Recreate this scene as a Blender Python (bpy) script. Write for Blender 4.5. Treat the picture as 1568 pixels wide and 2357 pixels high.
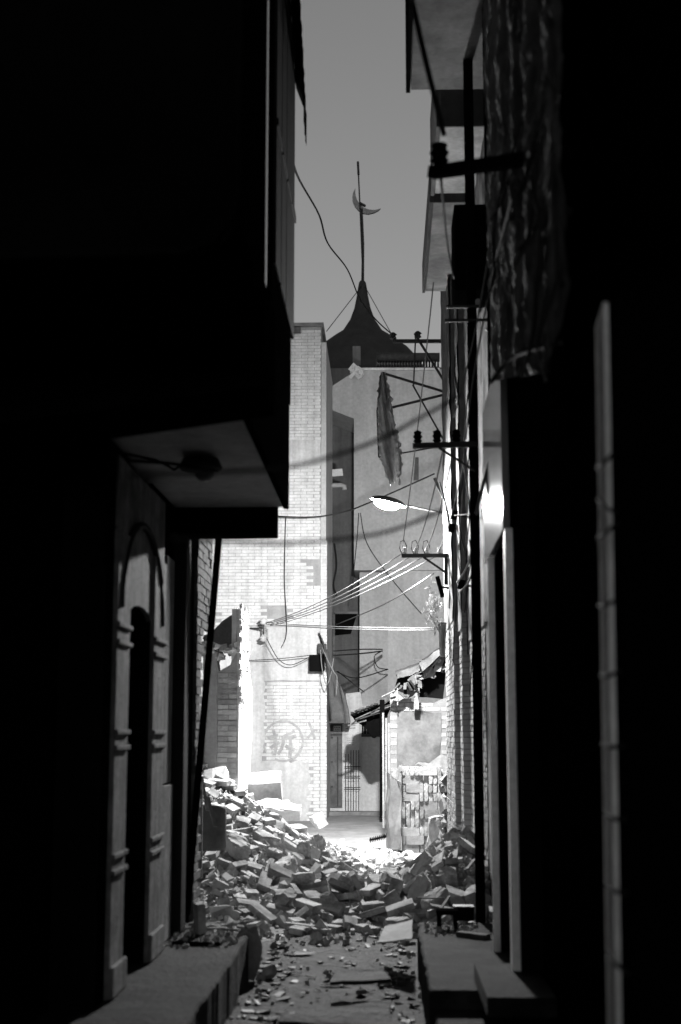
import bpy, bmesh, math, random
from mathutils import Vector, Matrix, noise, Euler
random.seed(11)
R = math.radians
sc = bpy.context.scene
for o in list(bpy.data.objects): bpy.data.objects.remove(o)

# ------------------------------------------------------------------ camera, sky, sun, exposure
EYE = 1.6
PITCH, YAW = math.atan(512/3273), math.atan(0.0320)
cam_d = bpy.data.cameras.new('camera'); cam = bpy.data.objects.new('camera', cam_d)
sc.collection.objects.link(cam); sc.camera = cam
cam.location = (0, 0, EYE); cam.rotation_euler = (R(90)+PITCH, 0, YAW)
cam_d.sensor_fit = 'VERTICAL'; cam_d.sensor_height = 36; cam_d.sensor_width = 24; cam_d.lens = 50
cam_d.clip_start = .05; cam_d.clip_end = 3000
cam_d.dof.use_dof = True; cam_d.dof.focus_distance = 22; cam_d.dof.aperture_fstop = 2.0
sc.render.resolution_x, sc.render.resolution_y = 681, 1024

w = bpy.data.worlds.new('World'); sc.world = w; w.use_nodes = True
nt = w.node_tree; bgn = nt.nodes['Background']
sky = nt.nodes.new('ShaderNodeTexSky'); sky.sky_type = 'NISHITA'; sky.sun_disc = False
SUN_EL, SUN_ROT = R(2.0), R(180)
sky.sun_elevation = SUN_EL; sky.sun_rotation = SUN_ROT
bw = nt.nodes.new('ShaderNodeRGBToBW')
nt.links.new(sky.outputs[0], bw.inputs[0]); nt.links.new(bw.outputs[0], bgn.inputs[0])
bgn.inputs[1].default_value = 0.215
sun_d = bpy.data.lights.new('dusk_sun', 'SUN'); sun_d.energy = 0.01; sun_d.angle = R(12)
sun = bpy.data.objects.new('dusk_sun', sun_d); sc.collection.objects.link(sun)
sun.rotation_euler = (R(88), 0, R(0))

LAMP_L = 13000
vs = sc.view_settings
vs.view_transform = 'Standard'; vs.look = 'None'; vs.exposure = 0; vs.gamma = 1; vs.use_curve_mapping = False
sc.cycles.use_denoising = True; sc.cycles.max_bounces = 8; sc.cycles.diffuse_bounces = 4
sc.cycles.sample_clamp_indirect = 4

# ------------------------------------------------------------------ helpers
CM = Euler((R(90)+PITCH, 0, YAW)).to_matrix()
CAM = Vector((0, 0, EYE))
def ray(px, py): return CM @ Vector(((px-784)/3273, (1178-py)/3273, -1))
def at(px, py, Y): d = ray(px, py); return CAM + d*(Y/d.y)
def atx(px, py, X): d = ray(px, py); return CAM + d*(X/d.x)
def atz(px, py, Z): d = ray(px, py); return CAM + d*((Z-EYE)/d.z)
COL = sc.collection
WL = {}
def tag(o, label, cat, group=None):
    o['label'] = label; o['category'] = cat
    if group: o['group'] = group
    return o
def thing(name, label, cat, loc, group=None):
    o = bpy.data.objects.new(name, None); COL.objects.link(o); o.empty_display_size = .1
    o.location = loc; WL[o.name] = Vector(loc)
    return tag(o, label, cat, group)
def wloc(o): return WL.get(o.name, Vector((0, 0, 0))) if o else Vector((0, 0, 0))
def place(name, mesh, pos, parent=None, rot=None):
    o = bpy.data.objects.new(name, mesh); COL.objects.link(o)
    o.parent = parent; o.location = Vector(pos) - wloc(parent)
    if rot: o.rotation_euler = rot
    WL[o.name] = Vector(pos)
    return o

class MB:
    def __init__(s): s.v = []; s.f = []; s.sm = []
    def add(s, vs_, fs, smooth=False):
        n = len(s.v); s.v += [Vector(a) for a in vs_]
        for f in fs: s.f.append([n+i for i in f]); s.sm.append(smooth)
        return s
    def box(s, x0, x1, y0, y1, z0, z1, j=0):
        q = [Vector((x, y, z)) for z in (z0, z1) for y in (y0, y1) for x in (x0, x1)]
        if j: q = [a+Vector([random.uniform(-j, j) for _ in 'xyz']) for a in q]
        return s.add(q, [(0,2,3,1),(4,5,7,6),(0,1,5,4),(2,6,7,3),(0,4,6,2),(1,3,7,5)])
    def obox(s, c, dims, rot=(0,0,0), j=0):
        m = Euler(rot).to_matrix(); d = Vector(dims)/2
        q = [Vector(c)+m@Vector((x*d.x, y*d.y, z*d.z)) for z in (-1,1) for y in (-1,1) for x in (-1,1)]
        if j: q = [a+Vector([random.uniform(-j, j) for _ in 'xyz']) for a in q]
        return s.add(q, [(0,2,3,1),(4,5,7,6),(0,1,5,4),(2,6,7,3),(0,4,6,2),(1,3,7,5)])
    def bar(s, a, b, wd, h=None, up=(0,0,1)):
        a, b = Vector(a), Vector(b); h = h or wd; d = (b-a).normalized(); u = Vector(up)
        if abs(d.dot(u)) > .95: u = Vector((1,0,0))
        l = d.cross(u).normalized(); u = l.cross(d).normalized()
        q = [p+l*(sx*wd/2)+u*(sz*h/2) for p in (a, b) for sz in (-1,1) for sx in (-1,1)]
        return s.add(q, [(0,1,3,2),(4,6,7,5),(0,4,5,1),(2,3,7,6),(0,2,6,4),(1,5,7,3)])
    def tube(s, pts, r, n=8, r2=None):
        pts = [Vector(p) for p in pts]; q = []; N = len(pts)
        for i, p in enumerate(pts):
            d = (pts[min(i+1, N-1)]-pts[max(i-1, 0)]).normalized()
            u = Vector((0,0,1)) if abs(d.z) < .9 else Vector((1,0,0))
            l = d.cross(u).normalized(); u = l.cross(d)
            rr = r if r2 is None else r+(r2-r)*i/(N-1)
            q += [p+(l*math.cos(2*math.pi*k/n)+u*math.sin(2*math.pi*k/n))*rr for k in range(n)]
        fs = [(i*n+k, i*n+(k+1)%n, (i+1)*n+(k+1)%n, (i+1)*n+k) for i in range(N-1) for k in range(n)]
        s.add(q, fs, True)
        n0 = len(s.v)-len(q)
        s.f += [[n0+k for k in range(n)][::-1], [n0+(N-1)*n+k for k in range(n)]]; s.sm += [False, False]
        return s
    def lathe(s, prof, c, n=24):          # prof: (r, z)
        c = Vector(c); q = [c+Vector((r*math.cos(2*math.pi*k/n), r*math.sin(2*math.pi*k/n), z)) for r, z in prof for k in range(n)]
        fs = [(i*n+k, i*n+(k+1)%n, (i+1)*n+(k+1)%n, (i+1)*n+k) for i in range(len(prof)-1) for k in range(n)]
        s.add(q, fs, True); n0 = len(s.v)-len(q)
        s.f += [[n0+k for k in range(n)][::-1], [n0+(len(prof)-1)*n+k for k in range(n)]]; s.sm += [False, False]
        return s
    def prism(s, poly, off):              # polygon of 3D points swept along off
        off = Vector(off); poly = [Vector(p) for p in poly]; n = len(poly)
        s.add(poly+[p+off for p in poly], [list(range(n))[::-1], list(range(n, 2*n))]+[(i, (i+1)%n, n+(i+1)%n, n+i) for i in range(n)])
        return s
    def grid(s, fn, nu, nv, smooth=True):
        q = [fn(i/nu, j/nv) for j in range(nv+1) for i in range(nu+1)]
        return s.add(q, [(j*(nu+1)+i, j*(nu+1)+i+1, (j+1)*(nu+1)+i+1, (j+1)*(nu+1)+i) for j in range(nv) for i in range(nu)], smooth)
    def mesh(s, name, m, org=(0,0,0)):
        me = bpy.data.meshes.new(name); o = Vector(org)
        me.from_pydata([v-o for v in s.v], [], s.f); me.validate()
        bm = bmesh.new(); bm.from_mesh(me); bmesh.ops.recalc_face_normals(bm, faces=bm.faces); bm.to_mesh(me); bm.free()
        if len(me.polygons) == len(s.sm): me.polygons.foreach_set('use_smooth', s.sm)
        me.materials.append(m); return me
    def build(s, name, m, parent=None, bevel=0):
        xs = [v.x for v in s.v]; ys = [v.y for v in s.v]; zs = [v.z for v in s.v]
        org = Vector(((min(xs)+max(xs))/2, (min(ys)+max(ys))/2, min(zs)))
        me = s.mesh(name, m, org)
        if bevel:
            bm = bmesh.new(); bm.from_mesh(me)
            es = [e for e in bm.edges if len(e.link_faces) == 2 and e.calc_face_angle(0) > .6]
            bmesh.ops.bevel(bm, geom=es, offset=bevel, segments=2, affect='EDGES', profile=.6); bm.to_mesh(me); bm.free()
        return place(name, me, org, parent)
def struct(o): o['kind'] = 'structure'; return o
def stuff(o): o['kind'] = 'stuff'; return o

def mat(name, v, rough=.85, var=.2, scale=2.5, bump=.25, bscale=45, spec=.12, streak=0, objrand=0, coord='world', fine=.12, dist=.01, metal=0, wet=0, blotch=0):
    m = bpy.data.materials.new(name); m.use_nodes = True; t = m.node_tree; N = t.nodes.new; L = t.links.new
    b = t.nodes['Principled BSDF']; b.inputs['Roughness'].default_value = rough; b.inputs['Specular IOR Level'].default_value = spec; b.inputs['Metallic'].default_value = metal
    if coord == 'world': src = N('ShaderNodeNewGeometry').outputs['Position']
    else: src = N('ShaderNodeTexCoord').outputs['Object']
    def nz(sca, det=6, vec=src):
        n = N('ShaderNodeTexNoise'); n.inputs['Scale'].default_value = sca; n.inputs['Detail'].default_value = det; n.inputs['Roughness'].default_value = .62
        L(vec, n.inputs['Vector']); return n.outputs[0]
    def math_(op, a, c):
        n = N('ShaderNodeMath'); n.operation = op
        for i, q in enumerate((a, c)):
            if isinstance(q, (int, float)): n.inputs[i].default_value = q
            else: L(q, n.inputs[i])
        return n.outputs[0]
    def mr(a, lo, hi, f0=.3, f1=.7):
        n = N('ShaderNodeMapRange'); n.inputs[1].default_value = f0; n.inputs[2].default_value = f1; n.inputs[3].default_value = lo; n.inputs[4].default_value = hi
        L(a, n.inputs[0]); return n.outputs[0]
    val = math_('MULTIPLY', mr(nz(scale), 1-var, 1+var), v)
    if fine: val = math_('MULTIPLY', val, mr(nz(bscale*.7, 4), 1-fine, 1+fine))
    if streak:
        mp = N('ShaderNodeMapping'); mp.inputs['Scale'].default_value = (7, 7, .35); L(src, mp.inputs[0])
        val = math_('MULTIPLY', val, mr(nz(1, 5, mp.outputs[0]), 1-streak, 1+streak*.4, .35, .65))
    if blotch: val = math_('MULTIPLY', val, mr(nz(scale*.55, 9), 1-blotch, 1.0, .42, .55))
    if objrand:
        oi = N('ShaderNodeObjectInfo'); val = math_('MULTIPLY', val, mr(oi.outputs['Random'], 1-objrand, 1+objrand, 0, 1))
    L(val, b.inputs['Base Color'])
    if wet: L(mr(nz(1.6, 8), rough, wet, .47, .56), b.inputs['Roughness'])
    if bump:
        bn = N('ShaderNodeBump'); bn.inputs['Strength'].default_value = bump; bn.inputs['Distance'].default_value = dist
        L(nz(bscale, 7), bn.inputs['Height']); L(bn.outputs[0], b.inputs['Normal'])
    return m
M = dict(
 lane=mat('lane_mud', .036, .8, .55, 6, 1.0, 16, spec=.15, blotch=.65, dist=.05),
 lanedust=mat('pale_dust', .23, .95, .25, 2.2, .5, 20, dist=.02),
 water=mat('murky_water', .02, .08, .1, 3, 0, 20, spec=.6, fine=0),
 earth=mat('earth', .16, .9, .3, .6),
 pave=mat('pavement_concrete', .034, .9, .45, 4.5, .9, 26, blotch=.55, dist=.03),
 dust=mat('rubble_dust', .26, .95, .3, 4, .9, 30, dist=.02),
 chunk=mat('rubble_fragments', .36, .95, .35, 7, .5, 60, coord='world'),
 brick=mat('loose_brick', .31, .9, .22, 9, .5, 60, objrand=.28, coord='obj', blotch=.3),
 stack=mat('stacked_brick', .22, .9, .2, 10, .45, 60, objrand=.32, coord='obj'),
 limebrick=mat('limewashed_brick', .62, .9, .18, 5, .4, 60, objrand=.08, streak=.12),
 limejoint=mat('limewashed_joint', .34, .95, .2, 4, .4, 70, streak=.12),
 oldbrick=mat('weathered_brick', .24, .9, .25, 5, .5, 60, objrand=.18),
 oldjoint=mat('weathered_joint', .16, .95, .25, 5, .4, 70),
 ruinbrick=mat('dusty_brick', .42, .9, .25, 6, .5, 60, objrand=.25),
 darkbrick=mat('sooty_and_shaded_brick', .17, .9, .3, 6, .5, 60, objrand=.25),  # sooty house end; also shade put into the courses nearest the lamp
 plaster=mat('pale_plaster', .52, .85, .14, 1.6, .25, 30, streak=.15),
 plasterw=mat('white_plaster', .66, .85, .12, 3, .5, 25, streak=.1),
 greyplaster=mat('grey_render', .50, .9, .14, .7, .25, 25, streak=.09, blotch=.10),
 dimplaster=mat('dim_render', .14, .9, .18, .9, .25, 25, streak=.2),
 shaderender=mat('shaded_render', .09, .9, .3, 4, .5, 25, streak=.35, blotch=.3),  # darker copy of the peeling render, shade put into the segment by the lamp
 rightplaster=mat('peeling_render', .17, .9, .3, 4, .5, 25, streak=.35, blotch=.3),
 roof=mat('dark_roof_tile', .045, .75, .2, 3, .2, 30),
 gold=mat('weathered_crescent', .20, .45, .2, 9, .1, 60, metal=.4),
 palesoffit=mat('pale_soffit', .5, .9, .25, 3, .3, 30, blotch=.35),
 soffit=mat('stained_soffit', .12, .9, .3, 3, .3, 30, blotch=.4),
 satin=mat('satin_trim', .9, .5, .08, 5, .1, 35, spec=.8, streak=.12, metal=.45),
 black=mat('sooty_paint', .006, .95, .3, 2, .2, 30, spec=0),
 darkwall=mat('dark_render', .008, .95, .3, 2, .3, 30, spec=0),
 darktrim=mat('dark_timber', .025, .8, .3, 5, .3, 30, spec=.05),
 pil=mat('pilaster_plaster', .27, .85, .35, 7, .8, 30, streak=.45, blotch=.3, dist=.015),
 conc=mat('concrete', .40, .9, .18, 3, .4, 35, blotch=.2),
 concd=mat('stained_concrete', .22, .9, .2, 3, .35, 35, blotch=.35),
 white=mat('pale_paint', .62, .5, .1, 3, .1, 40),
 wood=mat('bleached_timber', .22, .8, .3, 8, .5, 50, streak=.4),
 woodd=mat('old_timber', .10, .85, .3, 8, .5, 50, streak=.4),
 steel=mat('rusty_steel', .05, .6, .3, 12, .3, 60),
 iron=mat('painted_iron', .13, .5, .3, 4, .2, 40, blotch=.3),
 pipe=mat('worn_pipe', .28, .35, .15, 8, .1, 60),
 porc=mat('porcelain', .55, .25, .05, 8, 0, 60),
 wire=mat('wire_sheath', .03, .9, .1, 8, 0, 60, spec=.01, fine=0),
 wirel=mat('bare_wire', .22, .8, .1, 8, 0, 60, spec=.03, fine=0),
 cloth=mat('faded_cloth', .30, .9, .3, 4, .4, 40, streak=.3),
 sheet=mat('plastic_sheet', .08, .5, .25, 6, .3, 30),
 tarp=mat('tarpaulin', .30, .8, .4, 5, .8, 22, streak=.5, blotch=.5, dist=.03),
 leaf=mat('pale_leaf', .65, .6, .2, 20, .1, 60),
 gloss=mat('glossy_fascia', .30, .13, .06, 1.2, 0, 20, spec=.9, fine=.02),
 ink=mat('faded_ink', .10, .8, .3, 20, 0, 60),
 spray=mat('faded_spray_paint', .36, .85, .2, 9, .2, 60),
 paper=mat('paper', .62, .8, .06, 8, .1, 60),
 tile=mat('wall_tile', .55, .35, .06, 6, .05, 60, spec=.5),
 glass=mat('dark_glass', .015, .12, .1, 4, 0, 40, spec=.6),
)
lens = bpy.data.materials.new('lit_lens'); lens.use_nodes = True
lb = lens.node_tree.nodes['Principled BSDF']; lb.inputs['Base Color'].default_value = (1,1,1,1)
lb.inputs['Emission Color'].default_value = (1,1,1,1); lb.inputs['Emission Strength'].default_value = LAMP_L
M['lens'] = lens

# brick courses laid in a wall: the largest ones are parts, the rest one joined part
_bm = {}
def brick_mesh(m, l, axis, k, h=.053, dp=.03):
    key = (m.name, round(l, 3), axis, k, h)
    if key not in _bm:
        b = MB(); j = .003
        if axis == 'y': b.box(-l/2, l/2, -dp/2, dp/2, -h/2, h/2, j)
        else: b.box(-dp/2, dp/2, -l/2, l/2, -h/2, h/2, j)
        _bm[key] = b.mesh('brick', m)
    return _bm[key]
def brick_wall(parent, axis, plane, sgn, u0, u1, z0, z1, m, mask=None, limit=300, pri=None, L=.24, H=.053, J=.010, proud=.008, name='brick'):
    c = Vector((0,0,0)); spots = []; row = 0; z = z0
    while z + H <= z1 + .001:
        u = u0 - (row % 2)*L/2 - random.random()*.01
        while u < u1:
            l = L
            a, b = max(u, u0), min(u+l, u1)
            if b-a > .05:
                q = round((b-a)/.03)*.03 if b-a < L-.005 else L
                q = min(q, b-a+.006)
                uc = (a+b)/2
                if mask is None or mask(uc, z+H/2): spots.append((uc, z+H/2, round(q, 2)))
            u += l+J
        z += H+J; row += 1
    if pri: spots.sort(key=lambda s: pri(s[0], s[1]))
    dp = .03; rest = MB()
    for i, (u, zz, q) in enumerate(spots):
        off = sgn*(proud-dp/2+random.uniform(-.003, .004))
        p = Vector((u, plane+off, zz)) if axis == 'y' else Vector((plane+off, u, zz))
        if i < limit:
            place(name, brick_mesh(m, q, axis, random.randrange(5), H), p, parent, (random.uniform(-.012,.012), random.uniform(-.012,.012), random.uniform(-.01,.01)))
        else:
            if axis == 'y': rest.box(p.x-q/2, p.x+q/2, p.y-dp/2, p.y+dp/2, zz-H/2, zz+H/2, .003)
            else: rest.box(p.x-dp/2, p.x+dp/2, p.y-q/2, p.y+q/2, zz-H/2, zz+H/2, .003)
    if rest.v: stuff(rest.build('brick_courses', m, parent))

def nzv(x, y, z=0, s=1): return noise.noise(Vector((x*s, y*s, z*s)))
def flat(pts, y): return [Vector((p.x, y, p.z)) for p in pts]
def ragged(poly, n=6, amp=.02):
    out = []
    for i in range(len(poly)):
        a, b = Vector(poly[i]), Vector(poly[(i+1)%len(poly)])
        for k in range(n):
            p = a.lerp(b, k/n)
            if k: p = p+Vector([random.uniform(-amp, amp) for _ in 'xyz'])
            out.append(p)
    return out

# ------------------------------------------------------------------ ground, lane, pavements
struct(MB().add([(-300,-100,-.06),(300,-100,-.06),(300,600,-.06),(-300,600,-.06)], [(0,1,2,3)]).build('ground', M['earth']))
def lane_h(x, y):
    return .012*nzv(x, y, 0, 3)+.018*nzv(x, y, 3, 1.1)+.006*nzv(x, y, 5, 11)
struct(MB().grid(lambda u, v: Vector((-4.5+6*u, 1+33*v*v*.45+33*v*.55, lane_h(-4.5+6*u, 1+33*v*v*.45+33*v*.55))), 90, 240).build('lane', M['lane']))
def slab(x0, x1, y0, y1, z0, z1, name, m, amp=.022, n=170):
    b = MB()
    def edge(x, y): return amp*(.7*nzv(x, y, 7, 3)+.6*nzv(x, y, 9, 13)-1.1*max(0, nzv(x, y, 5, 8)-.25))
    def fn(u, v):
        y = y0+(y1-y0)*v
        prof = [(x0, z0), (x0, z1-.012), (x0+.012, z1), (x1-.012, z1), (x1, z1-.012), (x1, z0)]
        k = min(int(u*5+.5), 5); x, z = prof[k]
        e = edge(x, y); return Vector((x+(e if k in (0,1,2,3,4,5) else 0), y, z+(.25*e if 0 < k < 5 else 0)))
    b.grid(fn, 5, n, False)
    b.f += [[0,1,2,3,4,5], [n*6+i for i in range(6)]]; b.sm += [False, False]
    return struct(b.build(name, m))
slab(-1.75, -.91, -3, 9.75, -.05, .30, 'left_pavement', M['pave'])
slab(.21, 1.1, 7.62, 10.3, -.05, .30, 'right_pavement', M['pave'])
slab(.235, 1.1, 7.10, 7.61, -.05, .205, 'right_pavement_step', M['pave'])
slab(.25, 1.1, 2.0, 7.09, -.05, .11, 'right_pavement_lower_step', M['pave'])
tag(MB().box(.458, .78, 6.86, 7.86, .31, .40).build('threshold_block', M['pave'], None, .006), 'raised concrete threshold block on the right pavement before the black doorway', 'step')

# ------------------------------------------------------------------ left near house
lh = thing('dark_house', 'dark unlit house on the left with pilastered doorway and overhanging balcony', 'house', (-2.5, 5, 0))
b = MB().box(-6, -1.62, -5, 7.02, -.05, 11).box(-6, -1.75, 7.02, 8.95, -.05, 11).box(-6, -1.47, 8.95, 10.35, -.05, 11)
b.box(-1.75, -1.405, 7.02, 7.64, -.05, 3.1).box(-1.75, -1.405, 8.42, 8.90, -.05, 3.1).box(-1.75, -1.43, 7.64, 8.42, 2.4, 3.1)
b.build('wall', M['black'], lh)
def pilaster(Y0, Y1):
    p = MB().box(-1.404, -1.378, Y0+.004, Y1, .30, 2.66).build('pilaster', M['pil'], lh, .006)
    for z in (2.06, 2.15, 1.60, 1.52, .98, .90):
        MB().box(-1.379, -1.362, Y0-.004, Y1+.012, z, z+.026).build('moulding', M['pil'], p, .006)
    MB().box(-1.379, -1.356, Y0-.006, Y1+.02, .305, .46).build('plinth', M['pil'], p, .012)
pilaster(7.26, 7.63); pilaster(8.43, 8.88)
# arched head over the doorway: lit panel with a dark moulding
Y0, Y1, cz = 7.28, 8.87, 2.66
b = MB(); yc, rad = 8.06, .44
poly = [(-1.60, Y0, 2.66), (-1.60, yc-rad+.06, 2.30)]
pts = [Vector((-1.425, yc+rad*.92*math.cos(a), 2.22+.10*math.sin(a))) for a in [math.pi-k*math.pi/10 for k in range(11)]]
b.prism([Vector((-1.425, Y0+.3, 2.24))]+pts+[Vector((-1.425, Y1-.3, 2.24)), Vector((-1.425, Y1-.3, 2.67)), Vector((-1.425, Y1, 2.67)), Vector((-1.425, Y1, 3.05)), Vector((-1.425, Y0, 3.05)), Vector((-1.425, Y0, 2.67)), Vector((-1.425, Y0+.3, 2.67))], (.03, 0, 0))
b.build('door_head', M['pil'], lh)
arch = [Vector((-1.385, yc+rad*1.55*math.cos(a), 2.26+.52*math.sin(a))) for a in [math.pi-k*math.pi/18 for k in range(19)]]
MB().tube(arch, .022, 6).build('arch_moulding', M['darktrim'], lh)
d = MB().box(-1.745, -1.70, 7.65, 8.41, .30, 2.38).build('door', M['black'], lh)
MB().box(-1.70, -1.685, 7.70, 8.0, .45, 1.2).build('door_panel', M['black'], d); MB().box(-1.70, -1.685, 8.06, 8.36, .45, 1.2).build('door_panel', M['black'], d)
MB().box(-1.46, -1.40, 8.99, 9.45, .31, 1.28).build('dado_panel', M['pil'], lh, .006)
MB().box(-1.46, -1.415, 9.12, 9.45, 1.29, 2.75).build('wall_panel', M['concd'], lh, .006)
MB().box(-1.46, -1.36, 9.62, 9.84, .31, 2.95).build('door_post', M['darktrim'], lh, .01)
MB().box(-1.46, -1.40, 9.95, 10.32, .0, 2.95).build('door_leaf', M['black'], lh, .01)
# balcony
ZS = 3.17; XB = -.695
bal = MB().box(-1.62, XB-.02, 6.62, 9.80, ZS, ZS+.10).build('balcony', M['plasterw'], lh, .008)
MB().box(XB-.02, XB+.02, 6.62, 9.82, ZS-.012, 3.99).build('parapet', M['darkwall'], bal, .01)
MB().box(-1.62, XB-.02, 6.56, 6.62, ZS-.02, 3.99).build('parapet', M['black'], bal)
MB().box(-1.45, XB-.07, 9.803, 10.03, ZS-.19, ZS+.10).build('beam', M['black'], bal, .01)
# projecting upper storey with shutters
up = MB().box(XB-.03, XB+.0, 8.45, 10.22, 4.0, 11).build('balcony_screen', M['black'], lh)
for k, yy in enumerate((8.68, 9.14, 9.6, 10.0)):
    s_ = MB().box(XB+.002, XB+.022, yy-.20, yy+.22, 4.5, 8.2).build('shutter', M['darktrim'], up, .005)
    for zz in (5.4, 6.6, 7.6): MB().box(XB+.022, XB+.034, yy-.20, yy+.22, zz, zz+.05).build('shutter_rail', M['darktrim'], s_)
# ragged awning at the top
def awn(u, v):
    y = 8.7+1.55*u; x0 = XB+.02; z0 = 7.45-.95*u
    return Vector((x0+.085*v+.006*math.sin(y*40), y, z0-.06*v-.50*v*.35+.012*math.sin(y*31)))
b = MB(); b.grid(awn, 60, 4); b.build('awning', M['darktrim'], lh)
b = MB(); b.grid(lambda u, v: Vector((XB+.105+.004*math.sin(u*90), 8.7+1.55*u, 7.45-.95*u-.23-(.30+.05*math.sin(u*17))*v)), 60, 3)
b.build('awning_valance', M['darkwall'], lh)
# nearest dark bay with rounded foot
nb = thing('dark_bay', 'black rounded-corner bay jutting out at upper left, nearest the camera', 'bay', (-1.2, 4.7, 3.0))
prof = [(-3, 3.02), (-.60, 3.06)]+[(-.60+.15*math.sin(a), 3.21-.15*math.cos(a)) for a in [k*math.pi/16 for k in range(1, 9)]]+[(-.45, 9), (-3, 9)]
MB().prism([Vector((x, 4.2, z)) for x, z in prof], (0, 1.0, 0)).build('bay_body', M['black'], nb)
MB().tube([(-3, 4.19, 3.03), (-.62, 4.19, 3.07), (-.52, 4.19, 3.10), (-.47, 4.19, 3.17), (-.455, 4.19, 3.25), (-.455, 4.19, 9)], .012, 8).build('edge_trim', M['darkwall'], nb)
tag(MB().prism([Vector(p) for p in ((-2.2, 5.6, 2.76), (-.49, 5.6, 2.995), (-.49, 5.6, 3.45), (-2.2, 5.6, 3.45))], (0, .55, 0)).build('sign_board', M['black'], None), 'black box sign hung under the dark bay before the balcony', 'sign')
# round lamp under the balcony
rl = thing('ceiling_lamp', 'unlit round lamp with shallow dish under the balcony soffit', 'lamp', atz(462, 1075, 3.10))
c = atz(462, 1075, 3.10)
MB().lathe([(.02, .065), (.10, .05), (.125, .0), (.115, -.012), (.06, -.03), (.0, -.034)], c, 20).build('dish', M['steel'], rl)
MB().lathe([(.001, -.005), (.05, -.012), (.055, -.034), (.03, -.06), (.001, -.066)], c+Vector((.02,.03,-.012)), 14).build('bulb_cover', M['pipe'], rl)
tag(MB().tube([c+Vector((-.05,0,.04)), c+Vector((-.16,.06,-.0)), c+Vector((-.26,.03,.05)), c+Vector((-.45,-.15,.06))], .008, 6).build('lamp_cable', M['wire'], None), 'short dark cable looping from the unlit round soffit lamp', 'cable')
tag(MB().bar(at(505, 1225, 10.45), at(430, 2105, 10.15), .045).build('leaning_pole', M['black'], None), 'slim black pole leaning under the balcony beside left brick house', 'pole')

# ------------------------------------------------------------------ left brick house stub
bh = thing('brick_house', 'old sooty brick house end at left, next to the dark doorway', 'house', (-2.5, 10.9, 0))
MB().box(-5, -1.385, 10.38, 10.62, -.05, 3.6).box(-5, -1.385, 10.62, 11.15, 2.42, 3.6).box(-5, -1.50, 10.62, 10.78, -.05, 2.42).build('wall', M['oldjoint'], bh)
brick_wall(bh, 'x', -1.385, 1, 10.36, 11.2, .0, 3.6, M['darkbrick'], lambda u, z: u < 10.66 or (z > 2.4 and u < 11.2), 300)

# ------------------------------------------------------------------ far brick building (limewashed)
YB = 27.0
fx = lambda px: at(px, 1400, YB).x
fz = lambda py: at(700, py, YB).z
XR = fx(738)
fb = thing('limewashed_building', 'tall limewashed brick building with painted demolition mark at lane end', 'building', (-4, YB+1.5, 0))
ZT = fz(752)
MB().box(-9, XR, YB, YB+3.4, -.05, ZT).build('wall', M['limejoint'], fb)
pz = [(fz(1072), fz(1012)), (fz(1566), fz(1442))]
patch = [(9, 9.1, 0, 1), (fx(580), fx(606), fz(1760), fz(1560)), (fx(560), fx(712), fz(1885), fz(1750)), (fx(465), fx(610), fz(1885), fz(1440))]
def fmask(u, z):
    if any(a <= z <= c_ for a, c_ in pz): return False
    for (a, c_, e, f) in patch:
        if a <= u <= c_ and e <= z <= f: return random.random() < .08
    if u > fx(716)-.5*max(0, nzv(z, u, 8, 2.2)) and fz(1350) < z < fz(1285)+.1*nzv(u, z, 1, 5): return False
    if fz(1442) < z < fz(1390) and nzv(u, z, 2, 1.3) > .18: return False
    return True
cxp, czp = fx(660), fz(1650)
brick_wall(fb, 'y', YB, -1, -3.75, XR, .0, ZT-.02, M['limebrick'], fmask, 300, lambda u, z: abs(u-cxp)*.8+abs(z-czp)*.8)
for i, (a, c_) in enumerate(pz):   # plain render bands
    MB().prism(ragged([(-3.7, YB-.012, a), (XR-.003, YB-.012, a), (XR-.003, YB-.012, c_), (-3.7, YB-.012, c_)], 10, .012), (0, .02, 0)).build('render_band', M['plaster'], fb)
for n_p, (a, c_, e, f) in enumerate(patch[1:]):
    MB().prism(flat(ragged([(a, YB-.015, e), (c_, YB-.015, e), (c_, YB-.015, f), (a, YB-.015, f)], 12, .06), YB-.014-.003*n_p), (0, .03, 0)).build('render_patch', M['plaster'], fb)
MB().box(-9, XR+.05, YB-.06, YB+3.5, ZT, ZT+.07).build('coping', M['concd'], fb)
# grey side return, seen edge-on
MB().box(XR+.003, XR+.10, YB+.06, YB+3.3, -.05, ZT-.3).build('side_pier', M['greyplaster'], fb)
brick_wall(fb, 'y', YB+.06, -1, XR+.004, XR+.115, .0, fz(1240), M['limebrick'], None, 60, lambda u, z: z)
MB().box(fx(668), fx(690), YB-.10, YB-.02, fz(768), fz(756)).build('eaves_stub', M['woodd'], fb)
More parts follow.
